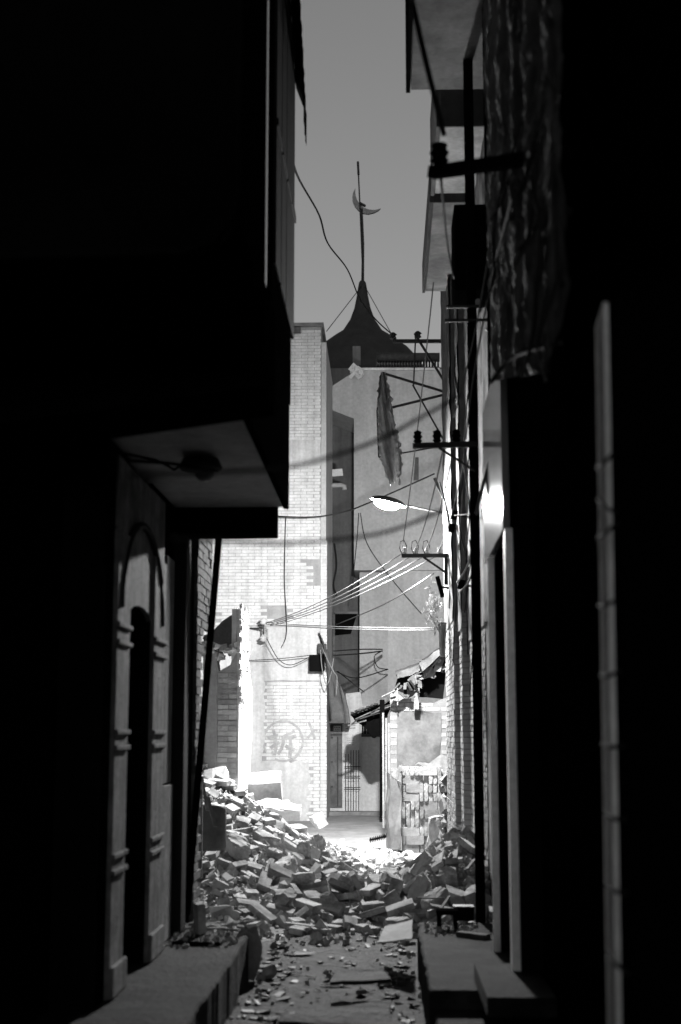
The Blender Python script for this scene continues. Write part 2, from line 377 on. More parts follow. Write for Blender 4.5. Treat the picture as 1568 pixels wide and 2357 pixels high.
# painted mark: the character for demolition in a circle
def z4(x, y): return at((580+x/3.626)*.7656, (1700+y/3.626)*.7656, YB)
strokes = [
 [(812,1878),(870,1866),(930,1850)], [(880,1788),(900,1880),(908,1975),(895,2062),(860,2030)], [(846,1990),(900,1950),(945,1925)],
 [(1112,1800),(1060,1832),(990,1856)], [(985,1850),(990,1920),(970,1990),(928,2056)], [(985,1886),(1060,1874),(1130,1858)],
 [(1062,1878),(1066,1990),(1058,2096)], [(1010,1962),(1060,1988),(1115,2010)],
 [(985+215*math.cos(a), 1915+222*math.sin(a)) for a in [R(150+k*14) for k in range(20)]],
 [(985+206*math.cos(a), 1915+215*math.sin(a)) for a in [R(20+k*12) for k in range(9)]],
 [(1330,1890),(1290,1770),(1262,1700)], [(1250,1880),(1330,1790),(1360,1800)]]
for i, s_ in enumerate(strokes):
    b = MB(); pts = [z4(*q) for q in s_]; wd = .030 if i < 8 else .022
    q = []
    for k, p in enumerate(pts):
        d = (pts[min(k+1, len(pts)-1)]-pts[max(k-1, 0)]).normalized(); n_ = Vector((-d.z, 0, d.x))*wd*(.8+.4*random.random())
        yy = YB-.0135-.0007*i
        q += [Vector((p.x+n_.x, yy, p.z+n_.z)), Vector((p.x-n_.x, yy, p.z-n_.z))]
    b.add(q, [(2*k, 2*k+1, 2*k+3, 2*k+2) for k in range(len(pts)-1)])
    o = b.build('painted_stroke', M['spray'], fb)
# electric boxes and the torn corner
MB().box(fx(714), fx(748), YB-.22, YB-.03, fz(1545), fz(1508)).build('meter_box', M['black'], fb, .01)
MB().box(fx(732), fx(752), YB-.16, YB-.03, fz(1506), fz(1482)).build('junction_box', M['steel'], fb, .01)
b = MB()
b.grid(lambda u, v: Vector((XR-.02+.55*math.sin(v*1.35)*(.65+.35*u)*.62, YB-.25+.5*u, fz(1455)-.72*v-.5*v*v)), 4, 12); b.build('torn_canopy_sheet', M['concd'], fb)

# insulator bracket on the far wall
ib = thing('wall_insulator', 'pale porcelain insulator on an iron bracket of the limewashed wall', 'insulator', at(607, 1445, YB-.25))
p = at(607, 1445, YB-.25)
MB().bar(at(576, 1446, YB-.02), p, .03).bar(p+Vector((0,0,-.22)), p+Vector((0,0,.16)), .025).build('bracket', M['steel'], ib)
for zz in (.06, -.26): MB().lathe([(.02,.0),(.075,.03),(.05,.05),(.085,.075),(.05,.1),(.03,.13),(.001,.14)], p+Vector((.0,-.02,zz)), 14).build('insulator', M['porc'], ib)

# ------------------------------------------------------------------ ruined wall in the demolished plot
rw = thing('ruined_wall', 'broken brick and plaster wall with ragged top above the left rubble', 'wall', (-2.2, 17.8, 0))
XE = at(560, 1600, 18).x; YR = 17.2
za = at(520, 1392, YR).z
def wx(px): return at(px, 1600, YR).x
outline = [(545,1785),(545,1500),(543,1470),(548,1440),(545,1410),(556,1398),(553,1390),(565,1388),(566,1785)]
MB().prism([at(px, py, YR) for px, py in [(468,1785),(468,1492),(497,1500),(503,1545),(530,1530),(545,1500),(543,1470),(546,1440),(545,1410),(546,1396),(547,1785)]], (0, .25, 0)).build('wall', M['conc'], rw)
# bright plastered end of the wall, stepped bricks at the top
b = MB()
zb = .0
ee = at(548, 1785, YR); xe0 = at(547, 1700, YR).x
prof = [(YR+.003, .3), (YR+1.5, .3), (YR+1.45, 1.2), (YR+1.7, 1.6), (YR+1.62, 2.2), (YR+1.2, 2.42), (YR+1.0, 2.5), (YR+.95, 2.9), (YR+.85, za-.05), (YR+.003, za-.05)]
b.prism([Vector((xe0+.015, y, z)) for y, z in prof], (-.10, 0, 0)); b.build('plastered_end', M['plasterw'], rw)
row = 0; z = 1.95
while z < za:
    l = .24 if row % 2 else .13
    y = YR-.02
    while y < YR+.9:
        if random.random() < .9: place('brick', brick_mesh(M['limebrick'], .24 if row%2 else .12, 'x', random.randrange(5)), (xe0+.012+random.uniform(-.01,.025), y+l/2, z), rw, (random.uniform(-.05,.05), random.uniform(-.05,.05), random.uniform(-.1,.1)))
        y += l+.02
    z += .066; row += 1
brick_wall(rw, 'y', YR, -1, wx(503), wx(546), .45, at(520,1545,YR).z, M['ruinbrick'], lambda u, z: u < wx(528)+.12*nzv(0, z, 3, 6)+.05, 200)
MB().prism(ragged([at(470,1775,YR-.012), at(500,1775,YR-.012), at(500,1500,YR-.012), at(470,1495,YR-.012)], 8, .008), (0,.02,0)).build('render_panel', M['conc'], rw)
b = MB()
for k in range(26):
    px = random.uniform(468, 545); py = 1500-abs(px-500)*.15+random.uniform(-14, 18)
    p = at(px, py, YR+random.uniform(-.02,.2)); b.obox(p, (random.uniform(.06,.2), random.uniform(.08,.16), random.uniform(.03,.06)), (random.uniform(-.4,.4), random.uniform(-.4,.4), random.uniform(-1,1)), .008)
stuff(b.build('broken_masonry', M['plasterw'], rw))
# sagging lean-to sheets behind it
MB().prism(ragged([at(470,1462,17.9), at(545,1410,17.9), at(545,1500,17.9), at(470,1500,17.9)], 5, .02), (0,.1,0)).build('fallen_roof_sheet', M['oldjoint'], rw)

# ------------------------------------------------------------------ mosque
YM = 42.0
mq = thing('mosque', 'mosque with dark flared roof and pole bearing a crescent', 'mosque', (at(835, 900, YM).x, YM, 0))
ax = at(835, 900, YM).x
prof = []
for py, hw in ((893,170),(862,152),(830,130),(806,108),(790,86),(776,67),(763,47),(736,29),(709,19),(682,13.5),(660,10),(650,8),(646,5)):
    prof.append((hw*YM/3273*1.02, at(835, py, YM).z))
MB().lathe(prof, (ax, YM, 0), 40).build('roof', M['roof'], mq)
MB().box(ax-2.6, ax+2.6, YM-2.4, YM+2.6, -.05, prof[0][1]).build('wall', M['dimplaster'], mq)
p0, p1, p2 = at(835, 650, YM), at(833, 480, YM), at(824, 372, YM)
MB().tube([p0, at(836, 560, YM), p1], .048, 10, .03).build('pole', M['roof'], mq)
MB().tube([at(834, 600, YM-.06), at(829, 480, YM-.06), p2], .022, 8).tube([at(825.5, 402, YM-.06), p2], .036, 8).build('lightning_rod', M['roof'], mq)
def z1(x, y): return at((850+x/2.851)*.7656, (400+y/2.851)*.7656, YM)
outer = [(624,470),(606,505),(597,545),(600,585),(618,625),(648,660),(690,686),(735,692),(785,680),(820,662),(840,644)]
inner = [(830,648),(790,657),(745,655),(700,640),(663,608),(638,570),(625,530),(622,495)]
MB().prism([z1(*q) for q in outer+inner], (0, .09, 0)).build('crescent', M['gold'], mq)
MB().bar(z1(658,600)+Vector((0,-.03,0)), z1(710,628)+Vector((0,-.03,0)), .12, .05).build('crescent_clamp', M['roof'], mq)
for a, c_ in (((835,655),(752,762)), ((838,655),(905,775))):
    MB().tube([at(a[0],a[1],YM), at(c_[0],c_[1],YM-3)], .012, 6).build('guy_wire', M['wire'], mq)

# ------------------------------------------------------------------ grey rendered building at the end of the lane
YG = 31.0
gb = thing('grey_building', 'grey rendered building with projecting upper storey at the end of the lane', 'building', (0, YG+2, 0))
def gp(px, py, Y=YG): return at(px, py, Y)
MB().prism([gp(815,1312), gp(1060,1312), gp(1060,850), gp(838,850), gp(808,860), gp(815,962)], (0, 3.2, 0)).build('upper_wall', M['greyplaster'], gb)
MB().prism([gp(815,963), gp(756,940), gp(756,894), gp(808,860)], (0, 2.6, 0)).build('beam', M['greyplaster'], gb)
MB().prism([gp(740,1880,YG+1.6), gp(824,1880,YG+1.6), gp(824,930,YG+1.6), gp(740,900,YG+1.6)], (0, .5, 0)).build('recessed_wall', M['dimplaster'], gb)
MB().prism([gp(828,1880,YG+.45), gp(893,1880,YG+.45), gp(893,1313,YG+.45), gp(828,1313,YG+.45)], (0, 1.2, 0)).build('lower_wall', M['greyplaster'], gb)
MB().prism([gp(893,1880,YG+.004), gp(1060,1880,YG+.004), gp(1060,1313,YG+.004), gp(893,1313,YG+.004)], (0, 1.6, 0)).build('lower_wall', M['greyplaster'], gb)
MB().prism([gp(806,852,YG-.05), gp(1012,851,YG-.05), gp(1012,846,YG-.05), gp(836,846,YG-.05), gp(806,850,YG-.05)], (0, .3, 0)).build('coping', M['plasterw'], gb)
b = MB()
for k in range(9):
    p = gp(random.uniform(808,836), random.uniform(848,864), YG-.1); b.obox(p, [random.uniform(.07,.18) for _ in 'xyz'], [random.uniform(-1,1) for _ in 'xyz'], .02)
stuff(b.build('crumbling_render', M['plasterw'], gb))
MB().prism([gp(812,840,YG+.8), gp(830,840,YG+.8), gp(830,796,YG+.8), gp(812,796,YG+.8)], (0,.2,0)).build('chimney', M['dimplaster'], gb)
wn = MB().prism([gp(770,1462,YG+1.55), gp(772,1412,YG+1.55), gp(822,1412,YG+1.55), gp(808,1458,YG+1.55)], (0,.04,0)).build('window', M['black'], gb)
MB().bar(gp(768,1410,YG+1.5), gp(824,1410,YG+1.5), .05).bar(gp(769,1410,YG+1.5), gp(768,1560,YG+1.5), .05).build('frame', M['concd'], wn)
MB().prism([gp(952,1105,YG-.02), gp(964,1105,YG-.02), gp(964,1052,YG-.02), gp(956,1052,YG-.02)], (0,.03,0)).build('vent', M['iron'], gb)
tag(MB().prism([gp(765,1096,YG-1.2), gp(790,1094,YG-1.2), gp(788,1078,YG-1.2), gp(765,1080,YG-1.2)], (0,.03,0)).build('notice_plate', M['tile'], None), 'small pale plate sticking out beside the limewashed corner', 'plate')
tag(MB().tube([gp(762,1117,YG-1.2), gp(785,1116,YG-1.2), gp(793,1119,YG-1.2), gp(793,1127,YG-1.2)], .05, 8).build('drain_spout', M['conc'], None), 'short bent pale drain spout beside the limewashed corner', 'pipe')
# solar water heater
sh = thing('water_heater', 'dark solar water heater with tube rack on the grey roof', 'water heater', gp(940, 846, YG+1))
MB().tube([gp(867,822,YG+1), gp(880,822,YG+1), gp(1012,822,YG+1)], .105, 16).build('tank', M['steel'], sh)
for k in range(22): MB().tube([gp(870+6.6*k,832,YG+.9), gp(870+6.6*k,846,YG+.5)], .022, 6).build('tube', M['glass'], sh)
MB().bar(gp(866,846,YG+.5), gp(1012,846,YG+.5), .03).bar(gp(866,846,YG+.5), gp(867,815,YG+1), .03).build('rack', M['steel'], sh)

# ------------------------------------------------------------------ gate and door at the end
YD = 29.3
gw = thing('gate_wall', 'low wall end with dark metal door, barred gate and pale tiled pier', 'gate', at(815, 1870, YD))
def dp(px, py, Y=YD): return at(px, py, Y)
MB().prism([dp(738,1885), dp(890,1885), dp(890,1650), dp(838,1640), dp(830,1592), dp(796,1596), dp(796,1664), dp(738,1664)], (0,.35,0)).build('wall', M['plaster'], gw)
dr = MB().prism([dp(745,1858,YD-.03), dp(788,1858,YD-.03), dp(788,1666,YD-.03), dp(745,1666,YD-.03)], (0,.028,0)).build('metal_door', M['iron'], gw)
MB().prism([dp(745,1692,YD-.05), dp(788,1692,YD-.05), dp(788,1688,YD-.05), dp(745,1688,YD-.05)], (0,.018,0)).build('rail', M['steel'], dr)
MB().prism([dp(776,1855,YD-.048), dp(779,1855,YD-.048), dp(779,1695,YD-.048), dp(776,1695,YD-.048)], (0,.016,0)).build('stile', M['steel'], dr)
for py in (1697, 1753, 1810):
    for px in (752, 764): MB().obox(dp(px, py, YD-.04), (.045,.02,.03)).build('bolt', M['steel'], dr)
pl = MB().prism([dp(768,1682,YD-.036), dp(785,1682,YD-.036), dp(785,1670,YD-.036), dp(768,1670,YD-.036)], (0,.004,0)).build('number_plate', M['paper'], gw)
b = MB()
for k in range(4): b.obox(dp(771+3.6*k, 1673.5, YD-.038), (.018,.001,.022), (0, random.uniform(-.3,.3), 0))
for k in range(3): b.obox(dp(773+3.6*k, 1678.5, YD-.038), (.010,.001,.030), (0, .1*k, 0))
b.build('plate_lettering', M['ink'], pl)
for i in range(9):
    y0, y1 = 1664+i*22.5, 1664+(i+1)*22.5-.7
    for x0, x1 in ((789.5, 795.2), (795.8, 812), (812.6, 826)):
        MB().prism([dp(x0,y1,YD-.02), dp(x1,y1,YD-.02), dp(x1,y0,YD-.02), dp(x0,y0,YD-.02)], (0,.018,0)).build('tile', M['tile'], gw)
nt1 = MB().prism([dp(792,1690,YD-.03), dp(822,1690,YD-.03), dp(822,1664,YD-.03), dp(792,1664,YD-.03)], (0,.004,0)).build('paper_notice', M['paper'], gw)
b = MB()
for r_ in range(2):
    for k in range(7): b.obox(dp(797+3.3*k, 1670.5+6*r_-.25*k, YD-.032), (.017,.001,.022), (0, random.uniform(-.4,.4), 0))
b.build('faded_lettering', M['ink'], nt1)
nt2 = MB().prism([dp(798,1718,YD-.03), dp(820,1718,YD-.03), dp(820,1695,YD-.03), dp(798,1695,YD-.03)], (0,.004,0)).build('paper_notice', M['paper'], gw)
b = MB()
for r_ in range(4):
    for k in range(5): b.obox(dp(801+3.4*k, 1698.5+5*r_, YD-.032), (.013,.001,.010))
b.build('faded_lettering', M['oldjoint'], nt2)
for k in range(6): MB().bar(dp(796+6*k, 1868, YD-.12), dp(796+6*k, 1726 if k > 1 else 1735, YD-.12), .014).build('gate_bar', M['steel'], gw)
for py in (1764, 1786, 1812): MB().bar(dp(793, py, YD-.12), dp(830, py, YD-.12), .016).build('gate_rail', M['steel'], gw)
MB().prism([dp(833,1868,YD-.03), dp(882,1868,YD-.03), dp(882,1694,YD-.03), dp(833,1694,YD-.03)], (0,.028,0)).build('side_door', M['greyplaster'], gw)
wn = MB().prism([dp(833,1690,YD-.012), dp(882,1690,YD-.012), dp(882,1650,YD-.012), dp(833,1656,YD-.012)], (0,.01,0)).build('transom_window', M['black'], gw)
for k in range(7): MB().bar(dp(837+7*k, 1690, YD-.04), dp(837+7*k, 1656, YD-.04), .016).build('transom_bar', M['iron'], wn)
MB().bar(dp(832,1692,YD-.05), dp(884,1692,YD-.05), .06).build('lintel', M['steel'], gw)
# curved canopy over the door
cv = [(745,1664),(745,1612),(760,1580),(774,1562),(783,1582),(795,1618),(803,1664)]
MB().prism([dp(px,py,YD-.6) for px, py in [(745,1664),(745,1600),(752,1585),(768,1562),(778,1572),(787,1600),(792,1632),(795,1664)]], (0,.5,0)).build('canopy', M['iron'], gw)
MB().prism([dp(px,py,YD-.62) for px, py in [(768,1560),(780,1570),(793,1598),(801,1630),(806,1664),(796,1664),(792,1632),(787,1600),(778,1572)]], (0,.5,0)).build('canopy_rim', M['concd'], gw)
MB().prism([dp(738,1880,YD-.4), dp(892,1880,YD-.4), dp(892,1868,YD-.38), dp(738,1868,YD-.38)], (0,.4,0)).build('sill', M['concd'], gw)

# ------------------------------------------------------------------ right far brick building
rb = thing('brick_row_house', 'brick house on the right with stepped buttresses and overhanging balconies', 'house', (1.5, 16, 0))
segs = [(.78, 16.35, 18.6), (.84, 15.75, 16.35), (.92, 11.0, 15.75)]
for x, y0, y1 in segs:
    MB().box(x, 4, y0+.001, y1, -.05, 8.6).build('wall', M['oldjoint'], rb)
zsw = [2.9, 2.75, 2.6]
for i, (x, y0, y1) in enumerate(segs):
    brick_wall(rb, 'x', x, -1, y0+.02 if i < 2 else 13.2, min(y1, 20.5), .0, zsw[i], M['oldbrick'] if i else M['darkbrick'], None, 300 if i == 2 else (150 if i == 0 else 100), lambda u, z: u)
    def fn(u, v, x=x, y0=y0, y1=y1, z0=zsw[i]):
        y = y0-.004+(y1-y0)*u; z = z0+(8.5-z0)*v
        return Vector((x-.014-.014*max(0, nzv(y, z*.6, 1, 5)+.3)-.012*nzv(y, z*.4, 4, 14), y, z))
    MB().grid(fn, max(8, int((y1-y0)*14)), 150).build('peeling_render', M['rightplaster'] if i else M['shaderender'], rb)
for i in (0, 1):
    x0, x1 = segs[i][0], segs[i+1][0]
    brick_wall(rb, 'y', segs[i][1], -1, x0, x1, .0, 3.0, M['oldbrick'], None, 60)
def balcony(x0, x1, y0, y1, z, h, m1, m2):
    t = MB().box(x0+.04, x1, y0, y1, z, z+.10).build('balcony', m1, rb, .006)
    MB().box(x0, x0+.035, y0-.02, y1+.02, z-.015, z+h).build('balcony_front', m2, t)
    MB().box(x0+.036, x1, y0-.025, y0-.002, z-.015, z+h).build('balcony_side', m2, t)
balcony(.185, .95, 8.2, 11.0, 6.82, 1.0, M['concd'], M['darkwall'])
balcony(.47, .92, 12.0, 13.6, 6.95, .8, M['palesoffit'], M['dimplaster'])
balcony(.47, .92, 14.0, 17.0, 7.02, .35, M['palesoffit'], M['dimplaster'])

# ------------------------------------------------------------------ right near house
rn = thing('shuttered_house', 'dark shuttered house on the right with pale fluted pilaster and doorway', 'house', (1.2, 6, 0))
XW = .64
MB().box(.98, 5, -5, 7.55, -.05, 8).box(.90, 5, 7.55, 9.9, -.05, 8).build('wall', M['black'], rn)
MB().box(XW+.09, .99, 3.2, 4.35, .11, 8).box(XW+.046, .905, 7.58, 8.02, .301, 2.70).box(XW+.046, .905, 8.92, 9.16, .301, 2.70).build('pier', M['black'], rn)
def trim(y0, y1, z0, z1, sl_=.065, ln=0): return MB().prism([(XW-ln, y0, z0), (XW-ln+(y1-y0)*sl_, y1, z0), (XW+.045, y1, z0), (XW+.045, y0, z0)], (2*ln, 0, z1-z0))
pf = MB().prism([(.6185, 4.06, .11), (.635, 4.33, .11), (.639, 4.33, .11), (.6225, 4.06, .11)], (.030, 0, 2.75)).build('fluted_pilaster', M['satin'], rn, .01)
for k in range(3): MB().tube([(.6205+.0054*k, 4.09+.09*k, .12), (.6495+.0054*k, 4.09+.09*k, 2.84)], .006, 8).build('flute', M['satin'], pf)
trim(7.60, 8.02, .301, 2.70).build('door_jamb', M['satin'], rn, .004)
trim(8.92, 9.16, .301, 2.70).build('door_jamb', M['satin'], rn, .004)
MB().box(.86, .905, 8.03, 8.90, .301, 2.70).build('door_leaf', M['black'], rn)
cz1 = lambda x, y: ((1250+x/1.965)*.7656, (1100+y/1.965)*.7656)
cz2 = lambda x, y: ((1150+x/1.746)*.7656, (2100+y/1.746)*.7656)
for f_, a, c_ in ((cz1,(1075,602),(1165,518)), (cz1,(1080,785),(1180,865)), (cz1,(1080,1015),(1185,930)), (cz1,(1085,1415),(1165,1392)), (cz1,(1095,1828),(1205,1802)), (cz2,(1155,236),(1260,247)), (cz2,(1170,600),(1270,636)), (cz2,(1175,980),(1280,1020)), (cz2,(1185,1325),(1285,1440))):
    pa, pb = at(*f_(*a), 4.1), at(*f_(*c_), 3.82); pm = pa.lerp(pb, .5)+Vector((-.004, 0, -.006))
    MB().tube([pa, pm, pb], .006, 8).build('shadow_line', M['wire'], pf)  # dark tubes laid over the pilaster in place of wire shadows
MB().box(.80, .97, 4.37, 7.57, .11, 2.85).build('shutter', M['black'], rn)
pn = MB().box(-.02, .02, -.80, .80, 0, 1.02).mesh('fascia_panel', M['gloss'])
fp = place('fascia_panel', pn, (.672, 8.62, 2.72), rn, (0, 0, R(-.3)))
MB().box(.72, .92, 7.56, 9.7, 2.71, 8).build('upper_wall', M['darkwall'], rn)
# rough peeling render on the upper front
def tp(u, v):
    y = 4.85+3.5*u; zb = 2.86+.24*(y-4.85)+.28*max(0, 1-(y-4.85)/.5)**2
    z = zb+(6.6-zb)*v
    return Vector((.63+.012*math.sin(y*9+z*.6)+.02*nzv(y, z, 0, 2.6)+.02*nzv(y, z, 3, 8)+.012*nzv(y, z, 6, 21), y, z))
MB().grid(tp, 110, 110).build('peeling_front', M['tarp'], rn)
tag(MB().box(.63, .80, 2.3, 2.36, .2, 3.4).build('door_edge', M['darktrim'], None), 'dark door edge nearest the camera on the right', 'door')
tag(MB().box(.55, 1.0, 10.7, 11.2, 5.02, 5.72).build('metal_cabinet', M['black'], None, .012), 'black metal cabinet on the right wall above the double crossarm', 'cabinet')

# utility pole
up_ = thing('utility_pole', 'slim black utility pole by the right wall with insulator crossarms', 'pole', (.665, 10.5, 0))
MB().tube([(.665, 10.5, -.05), (.665, 10.5, 3), (.662, 10.5, 8.5)], .036, 10, .04).build('shaft', M['black'], up_)
def crossarm(parent, a, c_, wd, ins, r=.02, up=.10, m='black'):
    MB().bar(a, c_, wd).build('crossarm', M['steel'], parent)
    for t in ins:
        p = Vector(a).lerp(Vector(c_), t)+Vector((0,0,wd/2))
        MB().lathe([(r*.5,0),(r,up*.15),(r*.7,up*.3),(r*1.05,up*.5),(r*.75,up*.65),(r*.9,up*.85),(.001,up)], p, 12).build('insulator', M[m], parent)
crossarm(up_, at(950,1026,10.45), at(1098,1022,10.45), .04, (.08,.38,.68), .034, .10)
crossarm(up_, at(1027,706,10.45), at(1160,704,10.45), .022, (.55,.8), .02, .05, 'porc')
crossarm(up_, at(1024,738,10.45), at(1160,736,10.45), .022, (), .02)
MB().bar(at(1120,755,10.45), at(1165,778,10.45), .03).build('brace', M['steel'], up_)
MB().bar(at(1010,1030,10.45), at(1095,1085,10.45), .016).build('brace', M['steel'], up_)

# near bracket, out of focus
nbk = thing('insulator_bracket', 'heavy black bracket with insulator, blurred, at upper right against sky', 'bracket', at(1150, 380, 6.2))
MB().bar(at(995,397,6.4), at(1310,352,5.7), .055).build('crossarm', M['black'], nbk)
MB().lathe([(.022,0),(.045,.016),(.03,.033),(.047,.055),(.033,.07),(.04,.094),(.001,.11)], at(1012,390,6.38)+Vector((0,0,.028)), 12).build('insulator', M['black'], nbk)
MB().bar(at(1190,420,6.0), at(1310,488,5.7), .03).build('brace', M['steel'], nbk)
# bracket frames further down the lane
bf = thing('bracket_frame', 'rusty angle-iron frame projecting from right wall over the lane', 'bracket', at(1030, 905, 18.5))
YF = 18.5
for a, c_, wd in (((880,858),(1035,905),.03), ((868,946),(1035,905),.03), ((880,858),(868,946),.02), ((905,785),(1030,785),.045), ((955,768),(1038,902),.03), ((957,768),(952,890),.02), ((950,885),(1020,1010),.022), ((868,946),(872,1052),.02), ((872,1052),(1030,1024),.018), ((1000,1100),(1040,1185),.035)):
    MB().bar(at(a[0],a[1],YF), at(c_[0],c_[1],YF), wd).build('strut', M['steel'], bf)
for px, py in ((905,785),(962,782)): MB().lathe([(.02,0),(.05,.02),(.03,.05),(.055,.07),(.02,.1)], at(px,py,YF)+Vector((0,0,.02)), 10).build('insulator', M['steel'], bf)
MB().box(at(1027,1,YF).x, at(1040,1,YF).x+.02, YF-.05, YF+.05, at(1030,917,YF).z, at(1030,888,YF).z).build('anchor_box', M['black'], bf)

# lower crossarm with four insulators
YC = 17.2
lc = thing('insulator_crossarm', 'crossarm with four insulators fixed to right wall below the lamp', 'crossarm', at(1030, 1278, YC))
crossarm(lc, at(924,1279,YC), at(1032,1278,YC), .045, (.08,.32,.56,.82), .032, .085, 'porc')
MB().bar(at(1027,1280,YC), at(1027,1345,YC), .045).bar(at(975,1282,YC), at(1027,1318,YC), .025).bar(at(1027,1290,YC), at(1044,1290,YC), .045).build('brace', M['steel'], lc)
for px in (922, 949, 975):
    MB().tube([at(px+4,1275,YC), at(px-2,1262,YC), at(px,1246,YC), at(px+8,1243,YC), at(px+14,1256,YC), at(px+14,1268,YC)], .006, 6).build('jumper_loop', M['wire'], lc)

# ------------------------------------------------------------------ street lamp (lit)
YL = 19.0
sl = thing('street_lamp', 'lit street lamp on a slim arm reaching over the lane', 'street lamp', at(1030, 1180, YL))
hp = at(890, 1158, YL)
MB().tube([at(1045,1186,YL), at(1000,1176,YL), at(960,1168,YL), at(915,1158,YL)], .016, 8, .012).build('arm', M['iron'], sl)
def ell(c, rx, ry, rz, half, tilt):
    b = MB(); m = Euler((0, tilt, 0)).to_matrix(); n = 18; k = 7
    q = []
    for i in range(k+1):
        a = (math.pi/2)*i/k
        for j in range(n):
            t = 2*math.pi*j/n
            q.append(Vector(c)+m@Vector((rx*math.cos(a)*math.cos(t), ry*math.cos(a)*math.sin(t), half*rz*math.sin(a))))
    b.add(q, [(i*n+j, i*n+(j+1)%n, (i+1)*n+(j+1)%n, (i+1)*n+j) for i in range(k) for j in range(n)], True)
    return b
tl = R(14)
ell(hp+Vector((.02,0,.004)), .25, .16, .085, 1, tl).build('hood', M['steel'], sl)
ell(hp+Vector((0,0,.0)), .175, .09, .085, -1, tl).build('lens', M['lens'], sl)

# cloth hanging on the frame
def clothf(u, v):
    p = at(881, 858, YF-.06).lerp(at(888, 960, YF-.06), v/.4) if v < .4 else at(888, 960, YF-.06).lerp(at(908, 1110, YF-.06), (v-.4)/.6)
    wd = .07+.13*min(1, v/.25) if v < .4 else .20+.10*math.sin((v-.4)/.6*3.0)-.10*max(0, v-.75)*4*.6
    e = .035*nzv(v*9, u*2, 1, 3)+.02*nzv(v*31, u, 5, 2)
    fold = .045*math.sin(u*11+v*5+2*nzv(v, 0, 3, 4))+.02*math.sin(u*23-v*9)
    drop = .10*nzv(u*5, 2, 2, 1.7)*max(0, v-.85)/.15 if v > .85 else 0
    return p+Vector(((u-.5)*wd+e*(abs(u-.5)*2), fold-.03, drop))
b = MB().grid(clothf, 22, 70)
tag(b.build('hanging_cloth', M['cloth'], None), 'tattered cloth hanging from the iron frame above the lamp', 'cloth')

# ------------------------------------------------------------------ ruined shed on the right
YS = 23.0; YE = 26.7
sd = thing('ruined_shed', 'half collapsed brick shed with torn tiled roof on the right', 'shed', at(960, 1890, YS))
def sp(px, py, Y=YS): return at(px, py, Y)
MB().box(sp(900,1700).x, sp(900,1700).x+.18, YS+.25, 28.2, -.05, 2.25).build('side_wall', M['oldjoint'], sd)
MB().prism([sp(898,1905), sp(1040,1905), sp(1040,1600), sp(1010,1612), sp(990,1622), sp(960,1618), sp(928,1606), sp(905,1598), sp(898,1640)], (0,.24,0)).build('wall', M['oldjoint'], sd)
hx0, hx1, hz0, hz1 = sp(914,1700).x, sp(1012,1700).x, sp(950,1770).z, sp(950,1634).z
MB().prism(ragged([sp(914,1775,YS-.02), sp(1014,1775,YS-.02), sp(1016,1640,YS-.02), sp(914,1634,YS-.02)], 6, .012), (0,.018,0)).build('blocked_opening', M['soffit'], sd)
brick_wall(sd, 'y', YS, -1, sp(899,1700).x, sp(1038,1700).x, .0, sp(900,1602).z, M['oldbrick'], lambda u, z: (u < hx0-.01 or u > hx1+.02 or z > hz1) and z < sp(900,1606).z-.12*max(0, u-.3)/.6+.03*nzv(u, z, 0, 9), 200, None, .22, .058)
for k, (px, wd) in enumerate(((882,.05),(889,.045),(895,.05))):
    MB().bar(sp(px+1,1905-8*k,YS-.12+.05*k), sp(px,1640+12*k,YS-.12+.05*k), wd, .03).build('plank', M['wood'], sd)
MB().bar(sp(880,1882,YE-.3), sp(880,1610,YE-.3), .09).build('door_post', M['black'], sd)
# roof: torn slabs
MB().prism(ragged([sp(912,1548,YS-.3), sp(968,1528,YS-.3), sp(1024,1488,YS-.3), sp(1022,1502,YS-.3), sp(978,1535,YS-.3), sp(950,1552,YS-.3), sp(915,1562,YS-.3)], 5, .012), (0,1.6,.1)).build('roof_slab', M['soffit'], sd)
MB().prism(ragged([sp(965,1525,YS-.55), sp(1022,1486,YS-.55), sp(1024,1500,YS-.55), sp(972,1545,YS-.55)], 5, .01), (0,.3,0)).build('roof_edge', M['soffit'], sd)
MB().prism(ragged([sp(818,1634,YE), sp(870,1612,YE), sp(925,1592,YE), sp(925,1597,YE), sp(875,1620,YE), sp(822,1642,YE)], 4, .008), (.0,.9,.02)).build('eaves_board', M['wood'], sd)
MB().prism(ragged([sp(806,1645,YE+.2), sp(872,1622,YE+.2), sp(900,1612,YE+.2), sp(885,1690,YE+.2), sp(858,1698,YE+.2), sp(838,1672,YE+.2)], 5, .02), (0,.5,.02)).build('hanging_roof_felt', M['black'], sd)
for k in range(7): MB().bar(sp(810+9*k,1640-3.4*k,YE-.1), sp(830+10*k,1652-4*k,YE+.7), .05, .035).build('rafter_end', M['woodd'], sd)
MB().bar(sp(958,1632,YS-.2), sp(961,1553,YS-.2), .10, .08).build('broken_post', M['wood'], sd)
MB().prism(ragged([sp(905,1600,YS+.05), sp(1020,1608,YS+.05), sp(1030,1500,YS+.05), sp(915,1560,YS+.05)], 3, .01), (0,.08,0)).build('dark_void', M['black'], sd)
for k in range(16):
    t = k/15+random.uniform(-.03,.03); p = sp(908+112*t, 1582-74*t+random.uniform(-6,14), YS-random.uniform(.15,.45)); L_ = random.uniform(.10,.30)
    d_ = Vector((random.uniform(-1,.3), random.uniform(-.3,.3), random.uniform(-.9,.1))).normalized()
    MB().bar(p, p+d_*L_, random.uniform(.02,.06), .014).build('broken_board', M[random.choice(('woodd','wood','soffit'))], sd)
